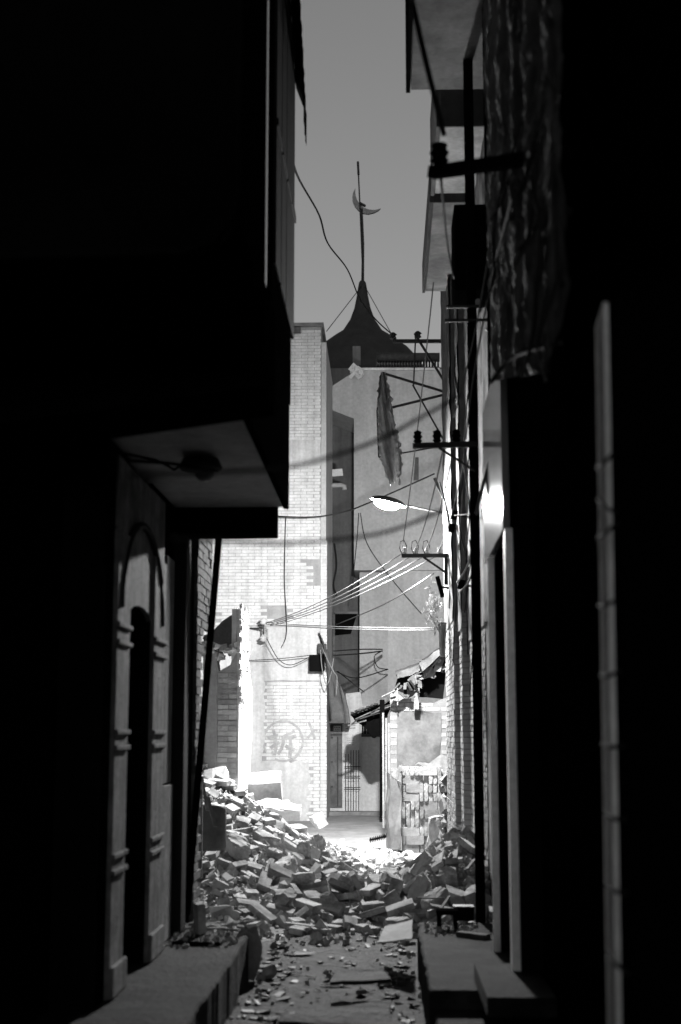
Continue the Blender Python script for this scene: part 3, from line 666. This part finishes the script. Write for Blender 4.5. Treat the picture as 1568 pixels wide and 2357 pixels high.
for k in range(9):
    t = random.random(); p0_ = sp(915+100*t, 1592-76*t, YS-.28)
    q = [p0_+Vector((random.uniform(-.08,.08)+.16*math.cos(a)*random.uniform(.4,1), 0, -.06+.13*math.sin(a)*random.uniform(.4,1.2))) for a in [m_*math.pi/5 for m_ in range(10)]]
    MB().prism(q, (0,.012,0)).build('torn_felt', M[random.choice(('black','soffit','concd'))], sd, 0).rotation_euler = (random.uniform(-.5,.3), random.uniform(-.4,.4), random.uniform(-.4,.4))
for k in range(10):
    p = sp(800+9*k, 1668-4.6*k+random.uniform(-5,5), YE-.05); MB().bar(p, p+Vector((random.uniform(.15,.4), random.uniform(-.1,.1), random.uniform(.05,.16))), random.uniform(.03,.07), .02).build('broken_batten', M[random.choice(('woodd','wood'))], sd)

# neat stack of bricks standing on edge
YT = 19.9; sx0 = at(924, 1860, YT).x; stackw = .565
def loose(vk, kind):
    bm = bmesh.new(); bmesh.ops.create_cube(bm, size=1)
    cuts_ = 6 if kind == 'lump' else 2
    if kind == 'half': dims = (.13, .115, .053)
    elif kind == 'chunk': dims = (.19, .15, .10)
    elif kind == 'lump': dims = (.26, .17, .14)
    else: dims = (.24, .115, .053)
    bmesh.ops.subdivide_edges(bm, edges=bm.edges[:], cuts=cuts_, use_grid_fill=True)
    amp = {'brick': .03, 'half': .09, 'chunk': .14, 'lump': .17}[kind]
    for v in bm.verts:
        n_ = noise.noise_vector(v.co*2.3+Vector((vk*9.1, vk*3.7, 0)))
        v.co = v.co+n_*amp*.5
        if kind == 'lump': v.co += noise.noise_vector(v.co*7+Vector((vk, 0, 0)))*.05
        r = v.co.length
        if r > .78: v.co *= (.975 if kind in ('brick','half') else .86)
        if kind == 'half' and v.co.x > .3: v.co.x += random.uniform(-.12, .05)
        v.co = Vector((v.co.x*dims[0], v.co.y*dims[1], v.co.z*dims[2]))
    me = bpy.data.meshes.new(kind); bm.to_mesh(me); bm.free()
    return me
BR = [loose(k, 'brick') for k in range(5)]; HB = [loose(k+9, 'half') for k in range(4)]; CH = [loose(k+20, 'chunk') for k in range(5)]; LU = [loose(k+30, 'lump') for k in range(4)]
for me in BR+HB+CH: me.materials.append(M['brick'])
for me in LU: me.materials.append(M['conc'])
SB = [me.copy() for me in BR]
for me in SB: me.materials.clear(); me.materials.append(M['stack'])
for row in range(10):
    z = .06+.116*row; u = 0; pat = ['L'] + ['E']*5 if row % 2 == 0 else ['E']*4+['L']+['E']
    if row % 3 == 1: pat = pat[::-1]
    for p_ in pat:
        l = .242 if p_ == 'L' else .056
        xc = sx0+u+l/2+random.uniform(-.004,.004); u += l+.006
        o = place('stacked_brick', random.choice(SB), (xc, YT+random.uniform(-.012,.012)+(-.036 if p_ == 'L' else .06), z), None)
        o.rotation_euler = (R(90), 0, 0) if p_ == 'L' else (R(90), 0, R(90))
        tag(o, 'loose brick laid on edge in the neat stack before the ruined shed', 'brick', 'bricks in the neat stack')
tag(MB().box(sx0+.02, sx0+.60, YT+.20, YT+.75, .0, 1.12, .02).build('brick_block', M['oldbrick'], None), 'inner mass of the neat brick stack, behind its front courses', 'brick pile')
tag(MB().prism(ragged([at(895,1955,19.7), at(924,1955,19.7), at(923,1800,19.7), at(912,1792,19.7), at(897,1780,19.7)], 5, .012), (-.04,.5,0)).build('upright_slab', M['concd'], None), 'pale concrete slab standing on edge left of the brick stack', 'slab')
tag(MB().prism(ragged([at(985,1955,19.4), at(1026,1955,19.4), at(1026,1885,19.4), at(1012,1878,19.4), at(988,1884,19.4)], 5, .015), (0,.3,0)).build('concrete_lump', M['concd'], None), 'broken concrete lump at the foot of the brick stack', 'concrete')
def sheetf(u, v):
    a = at(955,1762,20.6).lerp(at(1035,1735,20.6), u); c_ = at(985,1768,19.9).lerp(at(1045,1830,19.9), u)
    return a.lerp(c_, v)+Vector((0,0,.03*math.sin(u*11+v*4)+.02*nzv(u, v, 0, 7)))
tag(MB().grid(sheetf, 20, 8).build('plastic_sheet', M['sheet'], None), 'crumpled pale plastic sheet draped over the top of the brick stack', 'plastic sheet')
def ragf(u, v):
    a = at(900,1790,19.85).lerp(at(926,1765,19.85), u)
    return a+Vector((.0, -.1*v, .05-.13*v+.05*math.sin(u*9)*v+.03*nzv(u*3, v*3, 2, 2)))
tag(MB().grid(ragf, 12, 6).build('crumpled_sack', M['soffit'], None), 'crumpled pale sack on top left corner of the brick stack', 'sack')
b = MB()
for k in range(70):
    p = at(random.uniform(1022,1048), random.uniform(1770,1950), random.uniform(19.3,20.2)); b.obox(p, [random.uniform(.03,.16) for _ in 'xyz'], [random.uniform(-2,2) for _ in 'xyz'], .015)
tag(stuff(b.build('wall_foot_debris', M['soffit'], None)), 'pale broken debris heaped between brick stack and right wall', 'rubble')

# potted plant on the right wall
pp = thing('potted_plant', 'small pale leafy plant in a wall pot on the right', 'plant', at(1018, 1470, 17.6))
c = at(1018, 1470, 17.6)
MB().lathe([(.03,-.22),(.042,-.1),(.052,.18),(.058,.2),(.045,.2)], c, 14).build('pot', M['concd'], pp)
b = MB()
for k in range(150):
    p = at(random.gauss(998,9), random.gauss(1400,26), 17.6+random.uniform(-.12,.12)); s_ = random.uniform(.022,.05)
    e = Euler([random.uniform(-2,2) for _ in 'xyz']).to_matrix()
    b.add([p+e@Vector(q)*s_ for q in ((-1,0,0),(0,-.55,.2),(1,0,0),(0,.55,.2))], [(0,1,2,3)])
b.build('foliage', M['leaf'], pp)
MB().tube([c, at(1008,1430,17.6), at(998,1385,17.6)], .008, 6).tube([c, at(1004,1440,17.6), at(988,1410,17.6)], .006, 6).build('stem', M['woodd'], pp)

# ------------------------------------------------------------------ rubble
def g(x, y, cx, cy, sx, sy): return math.exp(-((x-cx)/sx)**2-((y-cy)/sy)**2)
def heap(x, y):
    h = 1.25*g(x, y, -2.4, 17.7, .95, 2.6)+.42*g(x, y, -1.45, 15.6, .75, 1.7)
    h += .20*math.exp(-((y-14.0)/1.1)**2)*(1 if x < .5 else 1)+.46*g(x, y, .62, 13.6, .36, .95)+.12*g(x, y, -1.3, 12.7, .5, 1.0)
    h += .16*g(x, y, -.75, 17.2, .5, 1.6)
    return h+(.05*nzv(x, y, 0, 2.4)+.03*nzv(x, y, 4, 6))*min(1, h*4)
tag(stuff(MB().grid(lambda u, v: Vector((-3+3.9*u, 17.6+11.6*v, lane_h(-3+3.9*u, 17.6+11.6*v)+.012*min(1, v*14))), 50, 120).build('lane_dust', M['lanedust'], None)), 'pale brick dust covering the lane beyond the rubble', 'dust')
hb = MB().grid(lambda u, v: Vector((-4.2+5.2*u, 11.0+10.5*v, heap(-4.2+5.2*u, 11.0+10.5*v)-.02+lane_h(-4.2+5.2*u, 11+10.5*v))), 130, 190)
heap_o = tag(stuff(hb.build('rubble_mound', M['dust'], None)), 'dusty mound of crushed rubble filling the lane', 'rubble')
b = MB()
def frag(p, s_):
    b.obox(p, [s_*random.uniform(.5,1.4), s_*random.uniform(.5,1.2), s_*random.uniform(.3,.8)], [random.uniform(-3,3) for _ in 'xyz'], s_*.16)
for k in range(8000):
    x = random.uniform(-2.7, .95); y = random.uniform(11.3, 20.5); h = heap(x, y)
    if h < .05 and random.random() < .75: continue
    s_ = min(.13, .018+random.expovariate(1/.022)); frag(Vector((x, y, h+s_*.15+lane_h(x, y))), s_)
for k in range(260):
    y = 7.5+random.random()**.6*5.0; x = random.uniform(-.9, .2)
    if random.random() < .6: x = random.choice((-.9+abs(random.gauss(0,.14)), .2-abs(random.gauss(0,.12))))
    s_ = min(.06, .006+random.expovariate(1/.010)); frag(Vector((x, y, lane_h(x, y)+s_*.2)), s_)
for k in range(300):
    y = random.uniform(9.0, 9.75) if k < 170 else random.uniform(9.6, 10.3); x = random.uniform(-1.4, -.95) if k < 170 else random.uniform(.25,.6)
    s_ = min(.04, .006+random.expovariate(1/.008)); frag(Vector((x, y, .302+s_*.2)), s_)
tag(stuff(b.build('rubble_fragments', M['chunk'], None)), 'small broken fragments strewn over mound and lane', 'rubble')
b = MB()
for k in range(900):
    x = random.gauss(-.55, .35); y = random.gauss(18.9, .9); s_ = random.uniform(.02,.07); frag(Vector((x, y, heap(x, y)+s_*.2)), s_)
tag(stuff(b.build('plaster_crumbs', M['plasterw'], None)), 'white plaster crumbs spread beside the limewashed corner', 'rubble')

# loose bricks: dropped with rigid bodies so that they rest on each other
drops = []
def drop(me, x, y, lift, label, group, cat='brick', name='loose_brick', sc_=1):
    z = heap(x, y)+.10+lift
    o = place(name, me, (x, y, z), None, [random.uniform(-.7,.7), random.uniform(-.7,.7), random.uniform(-3.1,3.1)])
    if sc_ != 1: o.scale = (sc_, sc_, sc_)
    tag(o, label, cat, group); drops.append(o)
LBL = ('loose brick tumbled in the large rubble heap on the left', 'bricks in the left heap')
LBR = ('loose brick tumbled in the shadowed rubble heap on the right', 'bricks in the right heap')
LBF = ('loose brick scattered on the lane before the rubble heaps', 'bricks on the lane front')
def pick(): return random.choice(BR) if random.random() < .56 else (random.choice(HB) if random.random() < .86 else random.choice(CH))
for k in range(205):
    t = random.random(); x = -2.4+1.95*random.random()**1.25; y = random.uniform(12.4, 17.1)
    if x > -1.0 and y > 16.2: y -= 2
    drop(pick(), x, y, (k % 5)*.17, *LBL)
for k in range(90):
    x = random.gauss(.5, .26); y = random.gauss(13.2, .8); x = max(-.1, min(.82, x)); drop(pick(), x, y, (k % 6)*.17, *LBR)
for k in range(60):
    drop(pick(), random.uniform(-1.25, .35), random.uniform(11.8, 14.6), (k % 2)*.12, *LBF)
for k in range(9):
    drop(random.choice(LU), random.uniform(-2.4, -.7), random.uniform(13.0, 15.8), (k % 3)*.2+.1, 'grey concrete lump among the bricks of the left heap', 'lumps in the left heap', 'concrete', 'concrete_lump')
for k in range(4):
    drop(random.choice(LU), random.uniform(.15, .75), random.uniform(12.6, 14.0), (k % 3)*.2+.1, 'grey concrete lump among the bricks of the right heap', 'lumps in the right heap', 'concrete', 'concrete_lump', .85)
tmp = []
def collider(x0, x1, y0, y1, z0, z1):
    o = MB().box(x0, x1, y0, y1, z0, z1).build('collider', M['black']); tmp.append(o)
collider(-5, -1.36, 9.8, 11.25, -1, 5); collider(.90, 3, 10, 22, -1, 5); collider(.2, 1.1, 7, 10.35, -1, .31); collider(-2.6, -1.7, 17.15, 18.6, -1, 4); collider(-2.9, -2.6, 11, 20, -1, 5)
flo = MB().box(-6, 3, 5, 30, -1, .0).build('collider', M['black']); tmp.append(flo)
bpy.ops.rigidbody.world_add(); rbw = sc.rigidbody_world
rc = bpy.data.collections.new('rb'); rbw.collection = rc
rbw.substeps_per_frame = 6; rbw.solver_iterations = 10; rbw.time_scale = 1.0
for o in drops+tmp+[heap_o]: rc.objects.link(o)
bpy.context.view_layer.update()
for o in drops:
    o.rigid_body.type = 'ACTIVE'; o.rigid_body.collision_shape = 'CONVEX_HULL'; o.rigid_body.friction = .9; o.rigid_body.mass = 2
    o.rigid_body.linear_damping = .2; o.rigid_body.angular_damping = .4; o.rigid_body.use_margin = True; o.rigid_body.collision_margin = .001; o.rigid_body.restitution = 0
for o in tmp+[heap_o]:
    o.rigid_body.type = 'PASSIVE'; o.rigid_body.collision_shape = 'MESH' if o is heap_o else 'BOX'; o.rigid_body.friction = .95; o.rigid_body.use_margin = True; o.rigid_body.collision_margin = .002
rbw.point_cache.frame_start = 1; rbw.point_cache.frame_end = 60
for f in range(1, 56): sc.frame_set(f)
dg = bpy.context.evaluated_depsgraph_get()
res = {o.name: o.evaluated_get(dg).matrix_world.copy() for o in drops}
for o in drops+[heap_o]:
    rc.objects.unlink(o)
sc.frame_set(1)
bpy.ops.rigidbody.world_remove()
for o in tmp: bpy.data.objects.remove(o)
bpy.data.collections.remove(rc)
for o in drops:
    o.matrix_world = res[o.name]
    if o.location.z < -.05: bpy.data.objects.remove(o); continue
    if o['category'] == 'brick':
        kind = {'brick': 'whole brick', 'half': 'broken half brick', 'chunk': 'squarish mortared brick chunk'}[o.data.name.split('.')[0]]
        y = o.location.y; gname = o['group']
        if 'left' in gname: pl_ = 'high up on the left rubble heap' if y > 16 else ('halfway up the left rubble heap' if y > 14.2 else 'low in the front of the left rubble heap')
        elif 'right' in gname: pl_ = 'at the back of the shadowed right heap' if y > 13.2 else 'in the front of the shadowed right heap'
        else: pl_ = 'lying loose in mid lane between the heaps' if y > 13.2 else 'lying loose on the lane before the heaps'
        o['label'] = kind+' '+pl_; o['group'] = kind+'s '+pl_

# slabs, planks and bits on the heaps
def rslab(name, m, pts, off, label, cat, amp=.012, n=5): return tag(MB().prism(ragged([at(*q) for q in pts], n, amp), off).build(name, m, None), label, cat)
rslab('fallen_slab', M['concd'], [(520,1780,18.6),(648,1774,18.9),(646,1800,18.5),(520,1806,18.3)], (.02,.1,-.30), 'long plastered slab fallen across top of the left heap', 'slab')
rslab('rough_slab', M['conc'], [(572,1842,18.2),(640,1838,18.4),(692,1852,18.4),(690,1866,18.0),(575,1858,17.8)], (0,.05,-.12), 'rough white broken slab lying below the fallen slab', 'slab', .02)
rslab('masonry_block', M['conc'], [(468,1800,16.6),(470,1772,16.7),(520,1762,16.8),(518,1800,16.5)], (0,.3,-.08), 'pale masonry block at the left edge of the heap', 'masonry', .010)
rslab('lying_block', M['conc'], [(718,1880,20.0),(742,1868,20.0),(757,1896,20.0),(735,1908,20.0)], (-.06,.22,-.02), 'single pale block lying at the limewashed corner', 'block', .006)
rslab('leaning_board', M['conc'], [(868,2168,9.9),(948,2160,9.7),(950,2115,10.5),(885,2132,10.7)], (.0,.004,-.012), 'pale flat board lying against the right pavement edge', 'board', .004)
tag(MB().bar(at(457,2022,12.0), at(459,1800,12.2), .028, .06).build('upright_plank', M['wood'], None), 'pale plank standing upright against the left brick house', 'plank')
for k, (a, c_) in enumerate((((464,1788),(478,1865)), ((478,1835),(496,1902)))):
    tag(MB().bar(at(*a,12.6), at(*c_,12.4), .03, .012).build('splintered_lath', M['wood'], None), ['short splintered lath hanging beside the upright plank', 'longer splintered lath slanting over the dark drum'][k], 'lath')
dc = at(482,1935,13.2)
tag(MB().lathe([(.14,0),(.155,.03),(.155,.36),(.14,.40),(.02,.41)], dc+Vector((0,0,-.08)), 20).build('rusty_drum', M['iron'], None), 'grey rounded drum half buried behind the left planks', 'drum')
for k, (a, c_, lab) in enumerate((((1052,1938),(1066,1890),'short pale stick upright by the right brick wall'), ((1075,2000),(1092,1978),'pale stick at the right end of shadowed heap'), ((1012,2095),(1035,2062),'thin stick leaning out of the shadowed heap'), ((985,2098),(1002,2090),'pale stick on the edge of the right pavement'), ((960,2066),(1020,2067),'flat pale lath across the front of shadowed heap'))):
    tag(MB().bar(at(*a,12.0 if k else 14.2), at(*c_,12.2 if k else 14.4), .022, .012).build('stick', M['wood'], None), lab, 'stick')
b = MB(); pts = []
q = []
for k in range(23):
    p = at(853+2.1*k, 1944-.5*k, 20.3)+Vector((0,0,.05*(k%2)+.02)); q += [p, p+Vector((-.02,.25,.02))]
b.add(q, [(2*k,2*k+1,2*k+3,2*k+2) for k in range(22)]); tag(b.build('corrugated_scrap', M['black'], None), 'black corrugated scrap lying on the bright lane', 'scrap metal')
# on the pavements
tag(MB().bar(atz(397,2170,.312), atz(507,2172,.312), .022, .022).build('rod', M['black'], None), 'dark rod lying on the left pavement', 'rod')
def can(name, px, py, h, r, m, lab, cat):
    p = atz(px, py, .30); t = thing(name, lab, cat, p)
    MB().lathe([(r*.85,.002),(r,.01),(r,h),(r*.88,h),(r*.86,h*.2),(.001,h*.2)], p, 16).build('body', m, t)
    MB().tube([p+Vector((r*math.cos(a), r*math.sin(a), h)) for a in [k*math.pi/8 for k in range(17)]], .004, 6).build('rim', m, t)
can('tin_pot', 408, 2128, .10, .05, M['steel'], 'small dark tin pot at the far end of left pavement', 'pot')
tag(place('pavement_brick', BR[1], atz(460,2122,.37), None, (0, R(88), .4)), 'dark brick standing on end at left pavement tip', 'brick')
b = MB()
for k in range(26):
    p = atz(random.uniform(385,560), random.uniform(2122,2142), .305); b.obox(p, (random.uniform(.04,.16), random.uniform(.02,.06), .012), (random.uniform(-.2,.2), random.uniform(-.2,.2), random.uniform(-.5,.5)), .005)
tag(stuff(b.build('pavement_litter', M['dust'], None)), 'scraps of wood and litter on the left pavement end', 'litter')
def sackf(u, v):
    a = u*2*math.pi; r = .055+.03*math.sin(v*math.pi)+.012*math.sin(a*3+v*5); p = at(572,2150,9.72)
    return Vector((p.x+r*math.cos(a), p.y+r*.8*math.sin(a), .02+.30*(1-v)+.02*math.sin(a*2)))
tag(MB().grid(sackf, 16, 8).build('limp_sack', M['cloth'], None), 'limp grey sack hanging over the tip of left pavement', 'sack')
st = thing('low_stool', 'small black stool on the right pavement', 'stool', atz(1030,2135,.30)); p = atz(1030,2135,.30)
MB().box(p.x-.075, p.x+.075, p.y-.06, p.y+.1, .39, .42).build('seat', M['black'], st, .005)
for sx in (-.055,.055):
    for sy in (-.04,.08): MB().box(p.x+sx-.013, p.x+sx+.013, p.y+sy-.013, p.y+sy+.013, .302, .39).build('leg', M['black'], st)
bx = thing('dark_box', 'small black box beside the stool on right pavement', 'box', atz(1068,2118,.30)); p = atz(1068,2118,.30)
MB().box(p.x-.07, p.x+.07, p.y-.05, p.y+.07, .302, .39, .004).build('body', M['black'], bx, .005); MB().box(p.x-.074, p.x+.074, p.y-.054, p.y+.074, .39, .402).build('lid', M['steel'], bx, .003)
tag(MB().bar(atz(1057,2148,.315), atz(1122,2156,.315), .07, .03).build('short_plank', M['woodd'], None), 'short dark plank against the right doorway', 'plank')
b = MB()
def stonef(c, r, lab):
    bm_ = random.choice(CH); tag(place('stone', bm_, c, None, [random.uniform(-1,1) for _ in 'xyz']), lab, 'stone').scale = (r, r, r)
for px, py, r, lab in ((630,2176,.28,'dark stone in the lane near the left pavement tip'), (757,2243,.32,'dark stone in the middle of the muddy lane'), (832,2283,.3,'dark stone in the lane right of the middle'), (620,2238,.5,'flat dark stone beside the left pavement foot'), (870,2322,.26,'pale pebble near the right step at the bottom')):
    stonef(atz(px, py, .03), r, lab)
def puddle(px, py, rx, ry, lab):
    c0 = atz(px, py, .024); q = [Vector((c0.x+rx*math.cos(a)*(1+.35*nzv(math.cos(a), math.sin(a), px, 1.5)), c0.y+ry*math.sin(a)*(1+.35*nzv(math.sin(a), math.cos(a), py, 1.7)), lane_h(c0.x, c0.y)+.017)) for a in [k*math.pi/12 for k in range(24)]]
    tag(struct(MB().add(q, [list(range(24))]).build('puddle', M['water'], None)), lab, 'puddle')
for q in ((690,2190,.10,.10,'small bright puddle in mid lane near the board'), (618,2220,.08,.06,'narrow puddle by the left pavement foot'), (770,2262,.09,.05,'thin puddle behind the middle stone'), (690,2330,.06,.04,'tiny puddle at the bottom of the lane')): puddle(*q)
rslab('sunken_slab', M['lane'], [(640,2350,7.8),(900,2362,7.75),(900,2300,8.4),(700,2322,8.2)], (0,0,-.02), 'broken flat concrete slab set in the mud at the bottom', 'slab', .01)
rslab('sunken_slab', M['lane'], [(760,2260,8.6),(900,2252,8.8),(880,2222,9.3),(770,2228,9.2)], (0,0,-.02), 'broken flat concrete slab in the mud beyond the middle stone', 'slab', .01)

# ------------------------------------------------------------------ wires
def wire(label, pts, r=.009, m='wire', sag=0, cat='wire'):
    P = [at(px, py, Y) for px, py, Y in pts]
    if len(P) == 2:
        n = 14; P = [P[0].lerp(P[1], k/n)-Vector((0,0,sag*4*(k/n)*(1-k/n))) for k in range(n+1)]
    else:                                  # Catmull-Rom through the points
        Q = [P[0]]+P+[P[-1]]; out = []
        for i in range(1, len(Q)-2):
            for k in range(6):
                t = k/6; a, b_, c_, d_ = Q[i-1], Q[i], Q[i+1], Q[i+2]
                out.append(.5*((2*b_)+(c_-a)*t+(2*a-5*b_+4*c_-d_)*t*t+(3*b_-a-3*c_+d_)*t*t*t))
        P = out+[P[-1]]
    tag(MB().tube(P, r, 6).build('wire', M[m], None), label, cat)
wire('thin wire drooping across the sky from left eaves past the spire', [(672,365,12),(690,415,14),(735,495,17),(755,560,19),(800,620,22),(830,690,24),(870,740,25),(910,775,25.5)], .012)
wire('thick blurred cable sagging across the lane above the lamp', [(300,1092,3.0),(490,1086,3.2),(660,1075,3.4),(780,1045,3.6),(880,1008,3.8),(960,965,4.0),(1060,910,4.2)], .0055)
wire('thick blurred cable sagging across the lane below the lamp', [(400,1238,3.0),(520,1245,3.2),(660,1250,3.4),(760,1243,3.5),(870,1228,3.7),(950,1203,3.9),(1060,1155,4.2)], .0055)
wire('dark cable crossing from the limewashed wall to the lamp arm', [(520,1180,26.8),(700,1190,26),(790,1178,26),(865,1150,25),(1000,1090,24)], .014)
for k, (a, c_) in enumerate((((615,1432),(922,1276)), ((618,1434),(950,1278)), ((620,1437),(978,1279)), ((622,1440),(1004,1280)))):
    wire(['uppermost','second','third','lowest'][k]+' of four parallel wires from wall insulator to the four-insulator crossarm', [(a[0],a[1],YB-.3),(c_[0],c_[1],YC)], .0065, 'wirel', .10)
wire('upper of two pale wires strung level across the lane', [(612,1432,YB-.3),(1016,1445,17.4)], .007, 'wirel', .03)
wire('lower of two pale wires strung level across the lane', [(612,1436,YB-.3),(1016,1450,17.4)], .008, 'wirel', .03)
wire('single pale wire slanting from window to right wall bracket', [(775,1437,29),(885,1390,24),(998,1320,17.5)], .010, 'wirel')
for k, (a, c_, ya, yc_) in enumerate((((998,650),(925,1268),13,YC), ((1020,1035),(952,1268),10.6,YC), ((1044,1035),(978,1266),10.6,YC), ((1075,1030),(1008,1268),10.6,YC))):
    wire(['leftmost','second','third','rightmost'][k]+' of four slack wires dropping onto the four-insulator crossarm', [(a[0],a[1],ya),(c_[0],c_[1],yc_)], .006, 'wirel', .12)
wire('blurred cable running up from near bracket at top right', [(948,0,5.6),(985,160,6),(1022,310,6.3)], .013)
wire('cable from near bracket down past the pale balconies', [(1015,410,6.4),(1030,560,9),(1045,640,10)], .007)
wire('thin wire from the top balcony to the small balcony', [(1072,130,10.9),(1035,205,12),(1020,255,12.2)], .006)
wire('long pale wire falling from near bracket to right crossarm', [(1185,430,6.2),(1130,650,8),(1090,870,9.6),(1072,1010,10.4)], .006, 'wirel')
wire('second pale wire falling down the dark right wall', [(1130,560,8),(1090,780,9.4),(1045,960,10.4)], .006, 'wirel')
wire('heavy cable looping across the peeling upper front', [(1290,790,5),(1220,805,5.6),(1170,830,6.3),(1130,880,7)], .011)
wire('vertical cable hanging before the peeling upper front', [(1268,300,5.2),(1262,560,5.2),(1258,760,5.2),(1256,860,5.2)], .010)
wire('pale cable slanting in front of the glossy fascia', [(1145,985,8.6),(1128,1060,8.9),(1112,1115,9.2),(1096,1180,9.4)], .012, 'wirel')
wire('thin wire loop dangling on the limewashed wall', [(658,1190,YB-.06),(655,1330,YB-.06),(660,1450,YB-.06),(648,1490,YB-.06)], .008)
wire('slack wire from wall insulator to the meter box', [(612,1465,YB-.25),(640,1515,YB-.2),(670,1530,YB-.2),(712,1512,YB-.2)], .008)
wire('wire running level into the meter box', [(560,1520,YB-.1),(640,1516,YB-.15),(712,1508,YB-.2)], .008)
wire('dark crack-like wire slanting down the grey wall', [(830,1180,YG-.1),(845,1250,YG-.1),(900,1330,YG-.1),(970,1412,YG-.1)], .010)
wire('thin wire hanging straight below the lamp on grey wall', [(826,1180,YG-.1),(822,1240,YG-.1),(812,1340,YG-.1),(808,1380,YG-.1)], .010)
wire('dark cable down the recessed wall beside limewashed corner', [(770,1250,YG+1.4),(775,1300,YG+1.4),(768,1345,YG+1.4),(775,1370,YG+1.4)], .02)
wire('upper cable from meter box to the small grey bracket', [(768,1498,28),(830,1494,29),(880,1494,30.7)], .014)
wire('lower cable from meter box to the small grey bracket', [(768,1508,28),(830,1504,29),(880,1498,30.7)], .016)
wire('looped cable end on the grey lower wall', [(880,1498,30.8),(862,1510,30.8),(870,1535,30.8),(893,1540,30.8)], .012)
wire('drooping cable from canopy to the grey lower wall', [(775,1545,28.5),(820,1560,29.5),(893,1540,30.8)], .012)
wire('wire slanting from canopy to the shed roof', [(778,1545,28.5),(838,1592,25)], .010)
wire('thick bent cable over the torn canopy sheet', [(742,1490,26.6),(755,1520,26.5),(768,1545,26.5),(776,1560,26.5),(774,1600,26.5)], .009, 'wirel')
wire('kinked cable dangling under the junction box', [(738,1495,26.6),(742,1540,26.6),(752,1575,26.6),(762,1550,26.6),(768,1515,26.6)], .010, 'wirel')
wire('cable clipped along right wall by the crossarm', [(1098,1180,10.4),(1080,1290,12.5),(1060,1330,13.5),(1052,1340,14)], .010, 'wirel')
wire('second cable clipped along the right wall, lower', [(1096,1290,11),(1078,1340,13),(1058,1362,14)], .010, 'wirel')
wire('dark cable hanging on right wall from frame to plant', [(1012,1110,17.8),(1030,1180,17),(1036,1260,16.9),(1035,1400,16.9)], .012)
wire('short dark wire from the right wall to utility pole', [(1040,1186,16.5),(1095,1182,10.6)], .006)
wire('cable over balcony soffit lamp toward the left wall', [(300,1060,6.8),(380,1065,7),(430,1072,7.2),(500,1084,7)], .010)

b = MB()
for k in range(55):
    y = 7.6+random.random()*4.2; x = random.uniform(-.88,.18); l_ = random.uniform(.015,.07)
    b.obox(Vector((x, y, lane_h(x, y)+.012)), (l_, l_*random.uniform(.3,.9), .003), (random.uniform(-.25,.25), random.uniform(-.25,.25), random.uniform(-2,2)), .004)
tag(stuff(b.build('lane_litter', M['chunk'], None)), 'pale scraps of litter trodden into the muddy lane', 'litter')
b = MB()
for k in range(150):
    y = 7.6+random.random()*4.2; x = random.choice((-.88+abs(random.gauss(0,.2)), .18-abs(random.gauss(0,.16)), random.uniform(-.85,.15))); l_ = random.uniform(.02,.10)
    b.obox(Vector((x, y, lane_h(x, y)+.008)), (l_, l_*random.uniform(.2,.6), .012), (random.uniform(-.2,.2), random.uniform(-.2,.2), random.uniform(-2,2)), .006)
tag(stuff(b.build('dark_litter', M['steel'], None)), 'dark sodden litter along both edges of the muddy lane', 'litter')
for k in range(14):
    px = random.uniform(1024, 1092); Y0_ = .80*3273/(px-890); y0_ = random.uniform(700, 1250); L_ = random.uniform(150, 480)
    pts = [(px, y0_, Y0_), (px+random.uniform(-12,12), y0_+L_*.35, Y0_+random.uniform(-.3,.3)), (px+random.uniform(-14,14), y0_+L_*.7, Y0_+random.uniform(-.3,.3)), (px+random.uniform(-10,16), y0_+L_, Y0_)]
    P = [at(*q) for q in pts]
    wire('thin cable tangled down the right brick wall', pts, random.uniform(.005,.010), random.choice(('wire','wire','wirel')))
    bpy.data.objects[COL.objects[-1].name]['group'] = 'cables tangled down the right wall'
for k, (px, py, Y_, lab) in enumerate(((1046,1185,15.6,'small black junction box on right wall level with the lamp'), (1040,1215,16.2,'tiny dark insulator clamp on right wall below the junction box'), (1062,1345,14.6,'dark cable clamp on right wall beside the utility pole'), (1013,1350,17.1,'slim black tube fixed over the wall plant'))):
    p = at(px, py, Y_); t_ = thing('wall_fitting', lab, 'fitting', p)
    MB().obox(p, (.07,.05,.10) if k < 3 else (.05,.05,.26), (0, .2 if k < 3 else -.25, 0)).build('body', M['black'], t_, .008)
    MB().bar(p, p+Vector((.14,.02,-.02)), .02).build('fixing', M['steel'], t_)

for k in range(9):
    px = random.uniform(1150, 1290); Y0_ = .56*3273/(px-890); y0_ = random.uniform(150, 520); L_ = random.uniform(180, 420)
    wire('dark cable drooping across the peeling upper front of right house', [(px, y0_, Y0_), (px-random.uniform(0,25), y0_+L_*.4, Y0_), (px-random.uniform(10,45), y0_+L_*.75, Y0_*1.03), (px-random.uniform(20,60), y0_+L_, Y0_*1.05)], random.uniform(.004,.009))
    bpy.data.objects[COL.objects[-1].name]['group'] = 'cables drooping across the upper front'
